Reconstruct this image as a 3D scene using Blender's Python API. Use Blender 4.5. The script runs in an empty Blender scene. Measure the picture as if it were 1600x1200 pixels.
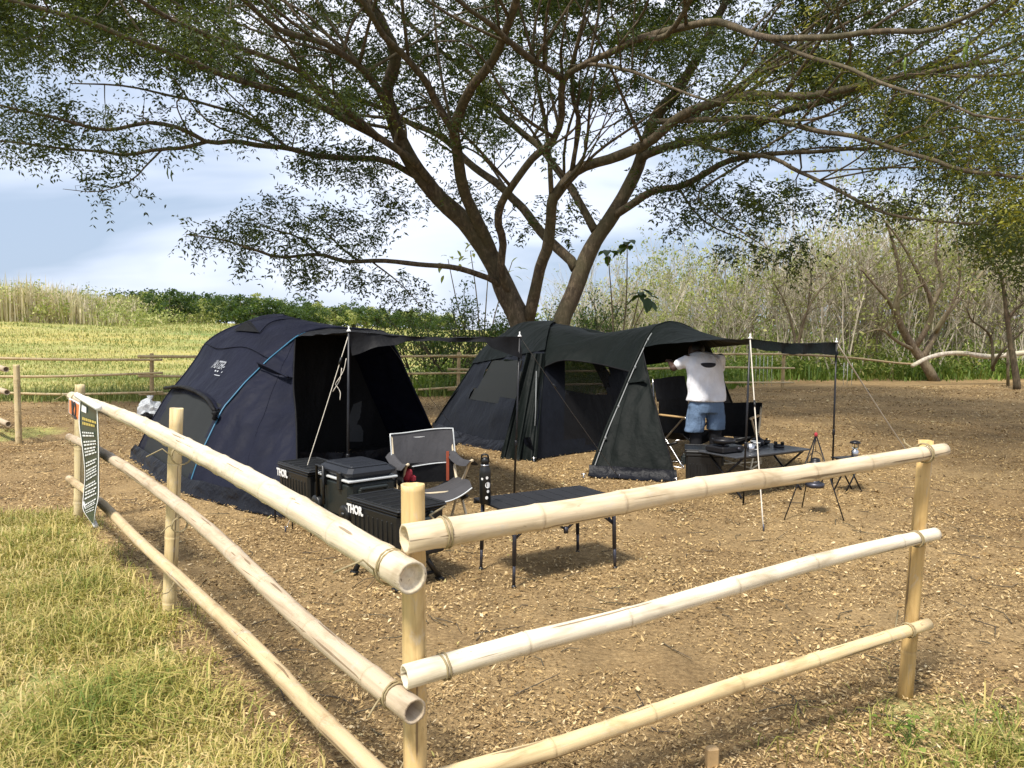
import bpy, bmesh, math, random
import numpy as np
from mathutils import Vector, Matrix, noise as mnoise

random.seed(7); RNG = np.random.default_rng(11)
SC = bpy.context.scene
COL = SC.collection

# ------------------------------------------------------------------ camera
F = 1220.0; PITCH = math.atan(80 / F); CAMZ = 1.57
cd = bpy.data.cameras.new('camera'); cam = bpy.data.objects.new('camera', cd); COL.objects.link(cam)
cam.location = (0, 0, CAMZ); cam.rotation_euler = (math.pi / 2 - PITCH, 0, 0)
cd.sensor_width = 36; cd.lens = 36 * F / 1600; cd.clip_end = 3000; cd.clip_start = 0.05
SC.camera = cam

# ------------------------------------------------------------------ world, sun, exposure
SUN_EL = math.radians(60); SUN_AZ = math.radians(214)      # azimuth measured from +Y clockwise: behind the camera, to the left
w = bpy.data.worlds.new('World'); SC.world = w; w.use_nodes = True
nt = w.node_tree; nt.nodes.clear()
def wn(t, **k):
    n = nt.nodes.new(t)
    for a, b in k.items(): setattr(n, a, b)
    return n
out = wn('ShaderNodeOutputWorld'); bg = wn('ShaderNodeBackground')
sky = wn('ShaderNodeTexSky', sky_type='NISHITA', sun_disc=False, sun_elevation=SUN_EL, sun_rotation=SUN_AZ)
sky.dust_density = 2.0
tc = wn('ShaderNodeTexCoord'); mp = wn('ShaderNodeMapping'); mp.inputs['Scale'].default_value = (1.5, 1.5, 5.5); mp.inputs['Location'].default_value = (-3.19, 1.61, -1.65)
n1 = wn('ShaderNodeTexNoise'); n1.inputs['Scale'].default_value = 1.25; n1.inputs['Detail'].default_value = 5; n1.inputs['Roughness'].default_value = .48; n1.inputs['Distortion'].default_value = .3
r1 = wn('ShaderNodeValToRGB')
e = r1.color_ramp.elements
e[0].position = .36; e[0].color = (3.5, 4.35, 5.7, 1)
e[1].position = .62; e[1].color = (8.0, 8.2, 9.0, 1)
x = r1.color_ramp.elements.new(.48); x.color = (6.4, 6.95, 8.3, 1)
mx = wn('ShaderNodeMix', data_type='RGBA'); mx.inputs[0].default_value = .86
nt.links.new(tc.outputs['Generated'], mp.inputs['Vector']); nt.links.new(mp.outputs[0], n1.inputs['Vector'])
nt.links.new(n1.outputs['Fac'], r1.inputs[0]); nt.links.new(sky.outputs[0], mx.inputs[6]); nt.links.new(r1.outputs[0], mx.inputs[7])
nt.links.new(mx.outputs[2], bg.inputs['Color']); bg.inputs['Strength'].default_value = 0.085
nt.links.new(bg.outputs[0], out.inputs[0])
sl = bpy.data.lights.new('sun', 'SUN'); sun = bpy.data.objects.new('sun', sl); COL.objects.link(sun)
sl.energy = 3.4; sl.angle = math.radians(9); sl.color = (1, .94, .84)
sd = Vector((math.sin(SUN_AZ) * math.cos(SUN_EL), math.cos(SUN_AZ) * math.cos(SUN_EL), math.sin(SUN_EL)))
sun.rotation_euler = sd.to_track_quat('Z', 'Y').to_euler(); sun.location = (-8, -10, 14)
SC.view_settings.view_transform = 'Standard'; SC.view_settings.look = 'None'
SC.view_settings.exposure = 0.87; SC.view_settings.gamma = 1; SC.view_settings.use_curve_mapping = False
SC.cycles.use_denoising = True; SC.cycles.max_bounces = 6; SC.cycles.transparent_max_bounces = 12

# ------------------------------------------------------------------ measuring helpers (a point of the place seen at a pixel of the 1600x1200 photograph)
CC = np.array([0, 0, CAMZ]); FW = np.array([0, math.cos(PITCH), -math.sin(PITCH)]); UP = np.array([0, math.sin(PITCH), math.cos(PITCH)]); RT = np.array([1., 0, 0])
def ray(px, py): return FW + (px - 800) / F * RT + (600 - py) / F * UP
def G(px, py, z=0.0): r = ray(px, py); return CC + r * ((z - CAMZ) / r[2])
def D(px, py, Y): r = ray(px, py); return CC + r * (Y / r[1])
def PL(px, py, p0, n): r = ray(px, py); return CC + r * (np.dot(np.array(p0) - CC, n) / np.dot(r, n))
def proj(p):
    v = np.asarray(p) - CC; z = v @ FW
    return 800 + F * (v @ RT) / z, 600 - F * (v @ UP) / z
def sstep(a, b, x): t = np.clip((x - a) / (b - a), 0, 1); return t * t * (3 - 2 * t)

# ------------------------------------------------------------------ materials
MATS = {}
class NB:
    """small node builder"""
    def __init__(s, name):
        s.m = bpy.data.materials.new(name); s.m.use_nodes = True; s.t = s.m.node_tree; s.t.nodes.clear()
        s.out = s.n('ShaderNodeOutputMaterial')
    def n(s, t, **k):
        n = s.t.nodes.new(t)
        for a, b in k.items(): setattr(n, a, b)
        return n
    def l(s, a, b): s.t.links.new(a, b)
    def coords(s, kind='Object', scale=(1, 1, 1)):
        c = s.n('ShaderNodeTexCoord'); m = s.n('ShaderNodeMapping'); m.inputs['Scale'].default_value = scale
        s.l(c.outputs[kind], m.inputs[0]); return m.outputs[0]
    def pos(s, scale=(1, 1, 1)):
        c = s.n('ShaderNodeNewGeometry'); m = s.n('ShaderNodeMapping'); m.inputs['Scale'].default_value = scale
        s.l(c.outputs['Position'], m.inputs[0]); return m.outputs[0]
    def noise(s, vec, sc, det=4, rough=.55, dist=0):
        n = s.n('ShaderNodeTexNoise'); n.inputs['Scale'].default_value = sc; n.inputs['Detail'].default_value = det
        n.inputs['Roughness'].default_value = rough; n.inputs['Distortion'].default_value = dist
        if vec is not None: s.l(vec, n.inputs['Vector'])
        return n.outputs['Fac']
    def ramp(s, f, stops):
        r = s.n('ShaderNodeValToRGB'); el = r.color_ramp.elements
        for i, (p, c) in enumerate(stops):
            e_ = el[i] if i < 2 else el.new(p)
            e_.position = p; e_.color = (*c, 1) if len(c) == 3 else c
        s.l(f, r.inputs[0]); return r.outputs[0]
    def mix(s, f, a, b, mode='MIX'):
        m = s.n('ShaderNodeMix', data_type='RGBA', blend_type=mode)
        for sock, v in ((m.inputs[0], f), (m.inputs[6], a), (m.inputs[7], b)):
            if isinstance(v, (int, float)): sock.default_value = v
            elif isinstance(v, tuple): sock.default_value = (*v, 1) if len(v) == 3 else v
            else: s.l(v, sock)
        return m.outputs[2]
    def math(s, op, a, b=0.0):
        m = s.n('ShaderNodeMath', operation=op)
        for sock, v in ((m.inputs[0], a), (m.inputs[1], b)):
            if isinstance(v, (int, float)): sock.default_value = v
            else: s.l(v, sock)
        return m.outputs[0]
    def bump(s, h, strength=.3, dist=.01):
        b = s.n('ShaderNodeBump'); b.inputs['Strength'].default_value = strength; b.inputs['Distance'].default_value = dist
        s.l(h, b.inputs['Height']); return b.outputs[0]
    def bsdf(s, col, rough=.6, metal=0, normal=None, spec=.5, sheen=0):
        b = s.n('ShaderNodeBsdfPrincipled')
        for nm, v in (('Base Color', col), ('Roughness', rough)):
            if isinstance(v, (int, float)): b.inputs[nm].default_value = v
            elif isinstance(v, tuple): b.inputs[nm].default_value = (*v, 1) if len(v) == 3 else v
            else: s.l(v, b.inputs[nm])
        b.inputs['Metallic'].default_value = metal; b.inputs['Specular IOR Level'].default_value = spec
        if sheen: b.inputs['Sheen Weight'].default_value = sheen
        if normal is not None: s.l(normal, b.inputs['Normal'])
        return b.outputs[0]
    def done(s, sh): s.l(sh, s.out.inputs[0]); MATS[s.m.name] = s.m; return s.m
    def attr(s, name, what='Color'):
        a = s.n('ShaderNodeAttribute'); a.attribute_name = name; return a.outputs[what]

def plain(name, col, rough=.5, metal=0, spec=.5, var=.25, sc=30, bump=.0, bdist=.002):
    b = NB(name); v = b.coords('Object'); f = b.noise(v, sc, 5, .6); f2 = b.noise(v, sc * .12, 3)
    lo = tuple(c * (1 - var) for c in col); hi = tuple(min(1, c * (1 + var)) for c in col)
    c = b.ramp(b.math('MULTIPLY_ADD', f, .6) if False else b.mix(.5, f, f2), [(.3, lo), (.7, hi)])
    nrm = b.bump(f, bump, bdist) if bump else None
    return b.done(b.bsdf(c, rough, metal, nrm, spec))

def fabric(name, col, rough=.62, spec=.12, wr=.6, scale=1.0, zs=.3):
    """woven nylon: fine weave, long soft creases"""
    b = NB(name); v = b.coords('Object', (1, 1, zs))
    d = b.noise(v, 2.2 * scale, 3, .5, .6); cr = b.n('ShaderNodeTexNoise', noise_type='RIDGED_MULTIFRACTAL')
    cr.inputs['Scale'].default_value = 3.0 * scale; cr.inputs['Detail'].default_value = 3; cr.inputs['Distortion'].default_value = .7
    b.l(v, cr.inputs['Vector'])
    v2 = b.coords('Object'); we = b.noise(v2, 14 * scale, 3, .6)
    h = b.math('ADD', b.math('MULTIPLY', cr.outputs['Fac'], .8), b.math('ADD', b.math('MULTIPLY', d, 1.6), b.math('MULTIPLY', we, .22)))
    c = b.ramp(b.noise(v2, 3, 5, .6), [(.3, tuple(k * .8 for k in col)), (.72, tuple(min(1, k * 1.2) for k in col))])
    return b.done(b.bsdf(c, rough, 0, b.bump(h, wr, .055), spec, 0))

M_NAVY = fabric('navy_nylon', (.0085, .0098, .0200))
M_DKTENT = fabric('black_green_nylon', (.0042, .0064, .0058))
M_INNER = fabric('inner_tent_nylon', (.0085, .0102, .0150), .6)
M_BLACKCLOTH = fabric('black_cloth', (.0055, .0055, .0065), .65, .2)
M_GREYCLOTH = fabric('grey_cloth', (.055, .054, .058), .8, .2, .2, 3)
M_SKIRT = fabric('black_skirt_nylon', (.0042, .005, .0085), .5, .18, .9, 1.2, 1.0)
M_SHIRT = fabric('white_cotton', (.80, .80, .84), .9, .1, .5, 3)
M_DENIM = fabric('washed_denim', (.115, .17, .26), .9, .1, .5, 4)
M_SKIN = plain('skin', (.060, .032, .022), .5, var=.12)
M_HAIR = plain('black_hair', (.008, .007, .006), .5, var=.3, sc=80, bump=.5)
M_LEGGING = fabric('black_leggings', (.010, .010, .012), .8, .2, .3, 3)
M_BLACKPL = plain('black_plastic', (.0075, .008, .0085), .42, var=.35, sc=60, bump=.15)
M_COOLER = plain('green_black_plastic', (.011, .016, .016), .45, var=.25, sc=60, bump=.1)
M_COOLERLID = plain('slate_plastic', (.009, .011, .016), .5, var=.25, sc=60, bump=.1)
M_BLACKMETAL = plain('black_metal', (.016, .016, .019), .38, .4, var=.3, sc=40)
M_GUNMETAL = plain('gunmetal', (.06, .06, .075), .4, .7, var=.3)
M_STEEL = plain('brushed_steel', (.55, .55, .56), .28, 1, var=.15)
M_WHITE = plain('white_paint', (.75, .75, .74), .6, var=.06)
M_PRINT = plain('pale_grey_print', (.42, .44, .48), .7, var=.15)
M_TRIM = plain('grey_white_trim', (.50, .52, .52), .5, var=.1)
M_BEIGE = plain('beige_tube', (.60, .50, .34), .4, var=.12)
M_WOOD = plain('pale_wood', (.45, .30, .14), .55, var=.2)
M_BLUEPOLE = plain('teal_blue_sleeve', (.030, .13, .22), .45, var=.2)
M_GREYPOLE = plain('pale_grey_pole', (.20, .21, .21), .45, var=.15)
M_ROPE = plain('pale_cord', (.55, .50, .42), .8, var=.2, sc=120)
M_DKROPE = plain('dark_cord', (.06, .055, .05), .8, var=.2, sc=120)
M_RED = plain('red_fabric', (.35, .022, .035), .7, var=.3)
M_ORANGESTRAP = plain('rust_strap', (.35, .07, .03), .7, var=.2)
M_GREENSIGN = plain('dark_green_vinyl', (.014, .042, .038), .35, var=.2, sc=8)
M_ORANGESIGN = plain('orange_vinyl', (.72, .21, .07), .4, var=.12, sc=10)
M_YELLOW = plain('ochre_print', (.55, .42, .10), .6, var=.1)
M_DARKPRINT = plain('dark_print', (.025, .025, .03), .7, var=.3)
M_TABLETOP = plain('grey_table_top', (.045, .048, .055), .38, var=.2, sc=25)
M_BLACKTOP = plain('black_table_top', (.006, .006, .0075), .48, var=.3, sc=25)
M_LACE = plain('hemp_lashing', (.30, .24, .13), .85, var=.3, sc=90)
def glassmat():
    b = NB('lamp_glass'); s_ = b.n('ShaderNodeBsdfGlass'); s_.inputs['Roughness'].default_value = .03; s_.inputs['IOR'].default_value = 1.2
    return b.done(s_.outputs[0])
M_GLASS = glassmat()
def meshmat(name, col, alpha):
    b = NB(name); t = b.n('ShaderNodeBsdfTransparent'); d = b.bsdf(col, .8)
    m = b.n('ShaderNodeMixShader'); m.inputs[0].default_value = alpha
    b.l(t.outputs[0], m.inputs[1]); b.l(d, m.inputs[2]); return b.done(m.outputs[0])
M_MESH = meshmat('black_mosquito_mesh', (.012, .013, .014), .62)
M_MESHD = meshmat('dense_mosquito_mesh', (.0055, .008, .0085), .95)
M_MESHG = plain('grey_mesh', (.045, .047, .05), .8)
M_BAGPL = meshmat('thin_white_plastic', (.75, .78, .80), .8)

def bamboo_mat():
    b = NB('bamboo_culm'); v = b.coords('Object', (30, 30, 1.6)); v2 = b.coords('Object', (6, 6, 2.2))
    oi = b.n('ShaderNodeObjectInfo')
    st = b.noise(v, 1.6, 5, .62); bl = b.noise(v2, 1.4, 4, .6, .4)
    c = b.mix(1.0, oi.outputs['Color'], b.ramp(st, [(.28, (.70, .66, .60)), (.5, (.96, .95, .93)), (.75, (1.12, 1.10, 1.06))]), 'MULTIPLY')
    c = b.mix(1.0, c, b.ramp(bl, [(.28, (.56, .50, .42)), (.44, (.95, .93, .90)), (.7, (1.10, 1.08, 1.06))]), 'MULTIPLY')
    sp = b.noise(b.coords('Object', (22, 22, 14)), 1.5, 3, .7)
    c = b.mix(b.ramp(sp, [(.66, (0, 0, 0)), (.74, (.55, .55, .55))]), c, (.16, .11, .06))
    crk = b.noise(b.coords('Object', (26, 26, .7)), 2.2, 2, .5, .2)
    c = b.mix(b.ramp(crk, [(.655, (0, 0, 0)), (.675, (.75, .75, .75))]), c, (.13, .085, .045))
    mil = b.noise(b.coords('Object', (9, 9, 4)), 1.7, 5, .7, .8)
    c = b.mix(b.ramp(mil, [(.55, (0, 0, 0)), (.72, (.65, .65, .65))]), c, (.50, .46, .40))
    c = b.mix(b.ramp(b.noise(b.coords('Object', (9, 9, 3)), 2.9, 5, .75), [(.62, (0, 0, 0)), (.74, (.5, .5, .5))]), c, (.30, .22, .13))
    c = b.mix(b.math('MULTIPLY', b.attr('node', 'Fac'), .38), c, (.26, .18, .09))
    return b.done(b.bsdf(c, b.ramp(bl, [(.3, (.72,) * 3), (.7, (.50,) * 3)]), 0, b.bump(st, .35, .004), .25))
M_BAMBOO = bamboo_mat()

def bark_mat(name, a, c2, moss):
    b = NB(name); v = b.pos((1, 1, .35)); f = b.noise(v, 14, 6, .65, .5); f2 = b.noise(b.pos(), 1.3, 4, .6); f3 = b.noise(b.pos(), 5, 4, .6)
    c = b.ramp(f, [(.3, tuple(k * .45 for k in a)), (.52, a), (.75, c2)])
    c = b.mix(b.ramp(f2, [(.42, (0, 0, 0)), (.62, (.7,) * 3)]), c, moss)
    c = b.mix(b.ramp(f3, [(.58, (0, 0, 0)), (.7, (.5,) * 3)]), c, c2)
    return b.done(b.bsdf(c, .85, 0, b.bump(f, .8, .04), .2))
M_BARK = bark_mat('tree_bark', (.105, .080, .055), (.27, .205, .135), (.10, .09, .05))
M_TWIG = bark_mat('twig_bark', (.10, .08, .06), (.20, .16, .11), (.10, .09, .05))
M_PALETWIG = bark_mat('dry_twig_bark', (.58, .51, .41), (.78, .72, .62), (.50, .46, .31))
M_DRYBARK = bark_mat('dry_shrub_bark', (.20, .155, .105), (.36, .29, .21), (.19, .17, .09))

def leaf_mat(name, stops, trans=.35, tcol=(.20, .30, .02), rough=.55):
    """colour from the leaf's own number, random plus a painted sun tint in the crown, light passes through"""
    b = NB(name); r = b.attr('rnd', 'Fac'); c = b.ramp(r, stops)
    c = b.mix(.35, c, b.mix(1.0, c, b.ramp(b.noise(b.pos(), .9, 3), [(.3, (.6, .6, .6)), (.7, (1.4, 1.35, 1.1))]), 'MULTIPLY'))
    p = b.bsdf(c, rough, 0, None, .3); t = b.n('ShaderNodeBsdfTranslucent')
    b.l(b.mix(.5, c, tcol), t.inputs[0])
    m = b.n('ShaderNodeMixShader'); m.inputs[0].default_value = trans
    b.l(p, m.inputs[1]); b.l(t.outputs[0], m.inputs[2]); return b.done(m.outputs[0])
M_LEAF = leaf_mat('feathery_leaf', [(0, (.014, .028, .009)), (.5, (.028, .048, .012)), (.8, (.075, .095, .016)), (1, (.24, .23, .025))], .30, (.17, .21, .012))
M_BUSH = leaf_mat('bush_leaf', [(0, (.020, .045, .014)), (.6, (.045, .085, .024)), (1, (.12, .15, .04))])
M_YBUSH = leaf_mat('yellow_green_leaf', [(0, (.18, .22, .06)), (.6, (.38, .41, .13)), (1, (.58, .55, .25))])
M_BIGLEAF = leaf_mat('broad_leaf', [(0, (.022, .050, .015)), (1, (.050, .095, .026))], .25)
M_GRASS = leaf_mat('grass_blade', [(0, (.10, .16, .028)), (.32, (.22, .24, .05)), (.62, (.42, .35, .11)), (1, (.62, .49, .24))], .25, (.4, .42, .07), .6)
M_FIELD = leaf_mat('field_grass', [(0, (.12, .18, .05)), (.4, (.26, .30, .09)), (.75, (.43, .40, .16)), (1, (.56, .50, .27))], .25, (.34, .30, .06), .7)
M_REED = leaf_mat('reed_blade', [(0, (.22, .27, .06)), (.35, (.42, .42, .16)), (.6, (.60, .53, .34)), (1, (.72, .64, .50))], .25, (.45, .40, .2), .7)
M_HERB = leaf_mat('herb_leaf', [(0, (.07, .13, .022)), (.6, (.17, .25, .045)), (1, (.38, .38, .11))])
M_LITTER = leaf_mat('dry_leaf_litter', [(0, (.07, .044, .022)), (.22, (.21, .13, .052)), (.55, (.43, .300, .135)), (.86, (.58, .425, .225)), (.97, (.68, .55, .35)), (1, (.38, .35, .10))], .1, (.3, .2, .1), .75)

def ground_mat():
    b = NB('ground_soil'); p = b.pos()
    big = b.noise(p, .55, 5, .6); mid = b.noise(p, 4, 5, .65); fine = b.noise(p, 38, 5, .7, .4); chip = b.n('ShaderNodeTexVoronoi'); chip.inputs['Scale'].default_value = 42
    mpn = b.n('ShaderNodeMapping'); b.l(p, mpn.inputs[0]); b.l(mpn.outputs[0], chip.inputs['Vector'])
    soil = b.ramp(fine, [(.22, (.125, .080, .038)), (.5, (.285, .205, .105)), (.78, (.48, .345, .180))])
    chipc = b.ramp(b.n('ShaderNodeSeparateColor').outputs[0] if False else chip.outputs['Distance'], [(.0, (.54, .41, .25)), (.5, (.28, .20, .115))])
    soil = b.mix(.35, soil, chipc)
    soil = b.mix(1.0, soil, b.ramp(mid, [(.3, (.75, .74, .72)), (.7, (1.18, 1.15, 1.08))]), 'MULTIPLY')
    soil = b.mix(1.0, soil, b.ramp(big, [(.35, (.78, .74, .70)), (.65, (1.15, 1.14, 1.10))]), 'MULTIPLY')
    grass = b.ramp(mid, [(.25, (.20, .23, .07)), (.5, (.35, .335, .12)), (.75, (.48, .42, .19))])
    grass = b.mix(1.0, grass, b.ramp(b.noise(b.pos((.22, 1, 1)), .30, 5, .65), [(.34, (.42, .62, .5)), (.5, (.98, 1, 1)), (.66, (1.22, 1.05, .95))]), 'MULTIPLY')
    grass = b.mix(1.0, grass, b.ramp(fine, [(.3, (.65, .65, .6)), (.7, (1.25, 1.25, 1.2))]), 'MULTIPLY')
    a = b.attr('grassy', 'Fac'); a = b.math('ADD', a, b.math('MULTIPLY', b.math('SUBTRACT', mid, .5), .9))
    c = b.mix(b.ramp(a, [(.38, (0, 0, 0)), (.62, (1, 1, 1))]), soil, grass)
    h = b.math('ADD', b.math('MULTIPLY', fine, .5), mid)
    return b.done(b.bsdf(c, .95, 0, b.bump(h, .9, .05), .1))
M_GROUND = ground_mat()

# ------------------------------------------------------------------ object helpers
def tag(o, label=None, cat=None, group=None, kind=None):
    if label: o['label'] = label
    if cat: o['category'] = cat
    if group: o['group'] = group
    if kind: o['kind'] = kind
    return o
def thing(name, label, cat, loc=(0, 0, 0), rz=0, group=None):
    o = bpy.data.objects.new(name, None); COL.objects.link(o); o.empty_display_size = .1
    o.location = tuple(float(c) for c in loc); o.rotation_euler = (0, 0, rz)
    return tag(o, label, cat, group)
def wmat(o):
    m = Matrix.Translation(o.location) @ o.rotation_euler.to_matrix().to_4x4()
    return (wmat(o.parent) @ m) if o.parent else m
def mesh_np(name, V, Fq, mat, parent=None, rnd=None, world=False, smooth=False, attrs=None):
    """V (n,3); Fq (m,k) index array or list of faces"""
    me = bpy.data.meshes.new(name); V = np.asarray(V, dtype=np.float64)
    if world and parent is not None:
        mi = np.array(wmat(parent).inverted()); V = V @ mi[:3, :3].T + mi[:3, 3]
    if isinstance(Fq, np.ndarray):
        m, k = Fq.shape
        me.vertices.add(len(V)); me.vertices.foreach_set('co', V.astype(np.float32).ravel())
        me.loops.add(m * k); me.loops.foreach_set('vertex_index', Fq.astype(np.int32).ravel())
        me.polygons.add(m); me.polygons.foreach_set('loop_start', (np.arange(m) * k).astype(np.int32)); me.polygons.foreach_set('loop_total', np.full(m, k, np.int32))
        me.update(calc_edges=True)
    else:
        us = sorted({i for f in Fq for i in f})
        if len(us) < len(V) and rnd is None and not attrs:
            mp_ = {k: i for i, k in enumerate(us)}; V = V[us]; Fq = [tuple(mp_[i] for i in f) for f in Fq]
        me.from_pydata([tuple(v) for v in V], [], Fq); me.update()
    if rnd is not None:
        a = me.attributes.new('rnd', 'FLOAT', 'POINT'); a.data.foreach_set('value', np.asarray(rnd, np.float32))
    for an, av in (attrs or {}).items():
        a = me.attributes.new(an, 'FLOAT', 'POINT'); a.data.foreach_set('value', np.asarray(av, np.float32))
    if smooth: me.polygons.foreach_set('use_smooth', np.ones(len(me.polygons), bool))
    me.materials.append(mat)
    o = bpy.data.objects.new(name, me); COL.objects.link(o)
    if parent is not None: o.parent = parent
    return o

class MB:
    """collects shapes into one mesh"""
    def __init__(s): s.v = []; s.f = []; s.sm = []
    def add(s, V, Fs, smooth=False):
        k = len(s.v); s.v += [tuple(map(float, p)) for p in V]; s.f += [tuple(i + k for i in f) for f in Fs]; s.sm += [smooth] * len(Fs); return s
    def box(s, c, size, rz=0, bev=0.0, M=None, taper=1.0):
        sx, sy, sz = [q / 2 for q in size]; b = min(bev, sx * .9, sy * .9, sz * .9)
        if b > 0:
            V = []; rings = []
            for z, ins in ((-sz, b), (-sz + b, 0), (sz - b, 0), (sz, b)):
                tp = taper if z > 0 else 1
                X, Y = (sx - ins) , (sy - ins)
                ring = [(-X + b, -Y), (X - b, -Y), (X, -Y + b), (X, Y - b), (X - b, Y), (-X + b, Y), (-X, Y - b), (-X, -Y + b)]
                rings.append(len(V)); V += [(px * tp, py * tp, z) for px, py in ring]
            Fs = []
            for a, c2 in zip(rings, rings[1:]):
                for i in range(8): j = (i + 1) % 8; Fs.append((a + i, a + j, c2 + j, c2 + i))
            Fs += [tuple(range(7, -1, -1)), tuple(range(rings[-1], rings[-1] + 8))]
        else:
            V = [(x_ * sx * (taper if z > 0 else 1), y_ * sy * (taper if z > 0 else 1), z * sz) for z in (-1, 1) for x_, y_ in ((-1, -1), (1, -1), (1, 1), (-1, 1))]
            Fs = [(3, 2, 1, 0), (4, 5, 6, 7)] + [(i, (i + 1) % 4, 4 + (i + 1) % 4, 4 + i) for i in range(4)]
        R = (M or Matrix.Rotation(rz, 3, 'Z'))
        return s.add([tuple(R @ Vector(v) + Vector(c)) for v in V], Fs)
    def tube(s, pts, r, n=8, caps=True):
        V, Fs = tube(pts, r, n, caps); return s.add(V, Fs, True)
    def lathe(s, prof, c=(0, 0, 0), n=16, axis=None):
        V = []; Fs = []
        for r, z in prof:
            for i in range(n): a = 2 * math.pi * i / n; V.append((r * math.cos(a), r * math.sin(a), z))
        for k in range(len(prof) - 1):
            for i in range(n): j = (i + 1) % n; Fs.append((k * n + i, k * n + j, (k + 1) * n + j, (k + 1) * n + i))
        Fs += [tuple(range(n - 1, -1, -1)), tuple(range((len(prof) - 1) * n, len(prof) * n))]
        R = axis or Matrix.Identity(3)
        return s.add([tuple(R @ Vector(v) + Vector(c)) for v in V], Fs, True)
    def sheet(s, P, smooth=True, thick=0):
        P = np.asarray(P); a, b = P.shape[:2]; V = P.reshape(-1, 3); Fs = [(i * b + j, (i + 1) * b + j, (i + 1) * b + j + 1, i * b + j + 1) for i in range(a - 1) for j in range(b - 1)]
        return s.add(V, Fs, smooth)
    def build(s, name, mat, parent=None, world=False):
        o = mesh_np(name, np.array(s.v), s.f, mat, parent, world=world)
        o.data.polygons.foreach_set('use_smooth', np.array(s.sm, bool))
        return o

def frames(P):
    T = np.gradient(P, axis=0); T /= np.linalg.norm(T, axis=1)[:, None] + 1e-9
    ref = np.array([0, 0, 1.0]) if abs(T[0][2]) < .9 else np.array([1.0, 0, 0])
    N = []; n = np.cross(T[0], ref); n /= np.linalg.norm(n)
    for t in T:
        n = n - t * (n @ t); n /= np.linalg.norm(n) + 1e-9; N.append(n.copy())
    N = np.array(N); return T, N, np.cross(T, N)
def tube(pts, r, n=8, caps=True):
    P = np.asarray(pts, float); R = np.broadcast_to(np.asarray(r, float), (len(P),)); T, N, B = frames(P)
    a = np.arange(n) * 2 * math.pi / n
    V = (P[:, None] + R[:, None, None] * (np.cos(a)[None, :, None] * N[:, None] + np.sin(a)[None, :, None] * B[:, None])).reshape(-1, 3)
    Fs = [(k * n + i, k * n + (i + 1) % n, (k + 1) * n + (i + 1) % n, (k + 1) * n + i) for k in range(len(P) - 1) for i in range(n)]
    if caps: Fs += [tuple(range(n - 1, -1, -1)), tuple(range((len(P) - 1) * n, len(P) * n))]
    return V, Fs
def spline(pts, n):
    """Catmull-Rom through the points, n samples"""
    P = np.asarray(pts, float)
    if len(P) < 3:
        t = np.linspace(0, 1, n)[:, None]; return P[0] * (1 - t) + P[-1] * t
    Q = np.vstack([2 * P[0] - P[1], P, 2 * P[-1] - P[-2]])
    L = np.concatenate([[0], np.cumsum(np.linalg.norm(np.diff(P, axis=0), axis=1))]); ts = np.linspace(0, L[-1], n); o = []
    for t in ts:
        i = min(max(np.searchsorted(L, t, side='right') - 1, 0), len(P) - 2); u = (t - L[i]) / (L[i + 1] - L[i] + 1e-9)
        p0, p1, p2, p3 = Q[i:i + 4]
        o.append(.5 * (2 * p1 + (p2 - p0) * u + (2 * p0 - 5 * p1 + 4 * p2 - p3) * u * u + (3 * p1 - p0 - 3 * p2 + p3) * u ** 3))
    return np.array(o)
def coons(c0, c1, d0, d1, nu, nv):
    """patch: c0,c1 run along u (v=0,1); d0,d1 along v (u=0,1)"""
    C0, C1 = spline(c0, nu), spline(c1, nu); D0, D1 = spline(d0, nv), spline(d1, nv)
    u = np.linspace(0, 1, nu)[:, None, None]; v = np.linspace(0, 1, nv)[None, :, None]
    return ((1 - v) * C0[:, None] + v * C1[:, None] + (1 - u) * D0[None] + u * D1[None]
            - ((1 - u) * (1 - v) * C0[0] + u * (1 - v) * C0[-1] + (1 - u) * v * C1[0] + u * v * C1[-1]))
def ruled(c0, c1, nu, nv, sag=0):
    A, B = spline(c0, nu), spline(c1, nu); v = np.linspace(0, 1, nv)[None, :, None]
    P = A[:, None] * (1 - v) + B[:, None] * v; P[..., 2] -= sag * (4 * v * (1 - v))[..., 0]; return P
def normals(P):
    a = np.gradient(P, axis=0); b = np.gradient(P, axis=1); n = np.cross(a, b); return n / (np.linalg.norm(n, axis=2)[..., None] + 1e-9)
def wrinkle(P, amp=.012, sc=3.0, edge=True, seed=0, aniso=(1, 1, .4)):
    n = normals(P); Q = P.copy(); a, b = P.shape[:2]
    for i in range(a):
        for j in range(b):
            p = P[i, j]; f = mnoise.noise(Vector((p[0] * sc * aniso[0] + seed, p[1] * sc * aniso[1], p[2] * sc * aniso[2]))) + .5 * mnoise.noise(Vector((p[0] * sc * 2.7 + seed, p[1] * sc * 2.7, p[2] * sc * 1.2)))
            e_ = min(1, min(i, a - 1 - i) / 2, min(j, b - 1 - j) / 2) if edge else 1
            Q[i, j] += n[i, j] * f * amp * e_
    return Q
def at_px(P, px, py):
    """point and normal of a sheet where the line of sight through a pixel meets it (nearest sample)"""
    q = P.reshape(-1, 3); v = q - CC; z = v @ FW; u = 800 + F * (v @ RT) / z; h = 600 - F * (v @ UP) / z
    i = np.argmin((u - px) ** 2 + (h - py) ** 2); n = normals(P).reshape(-1, 3)[i]; p = q[i]
    if n @ (CC - p) < 0: n = -n
    return p, n
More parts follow.
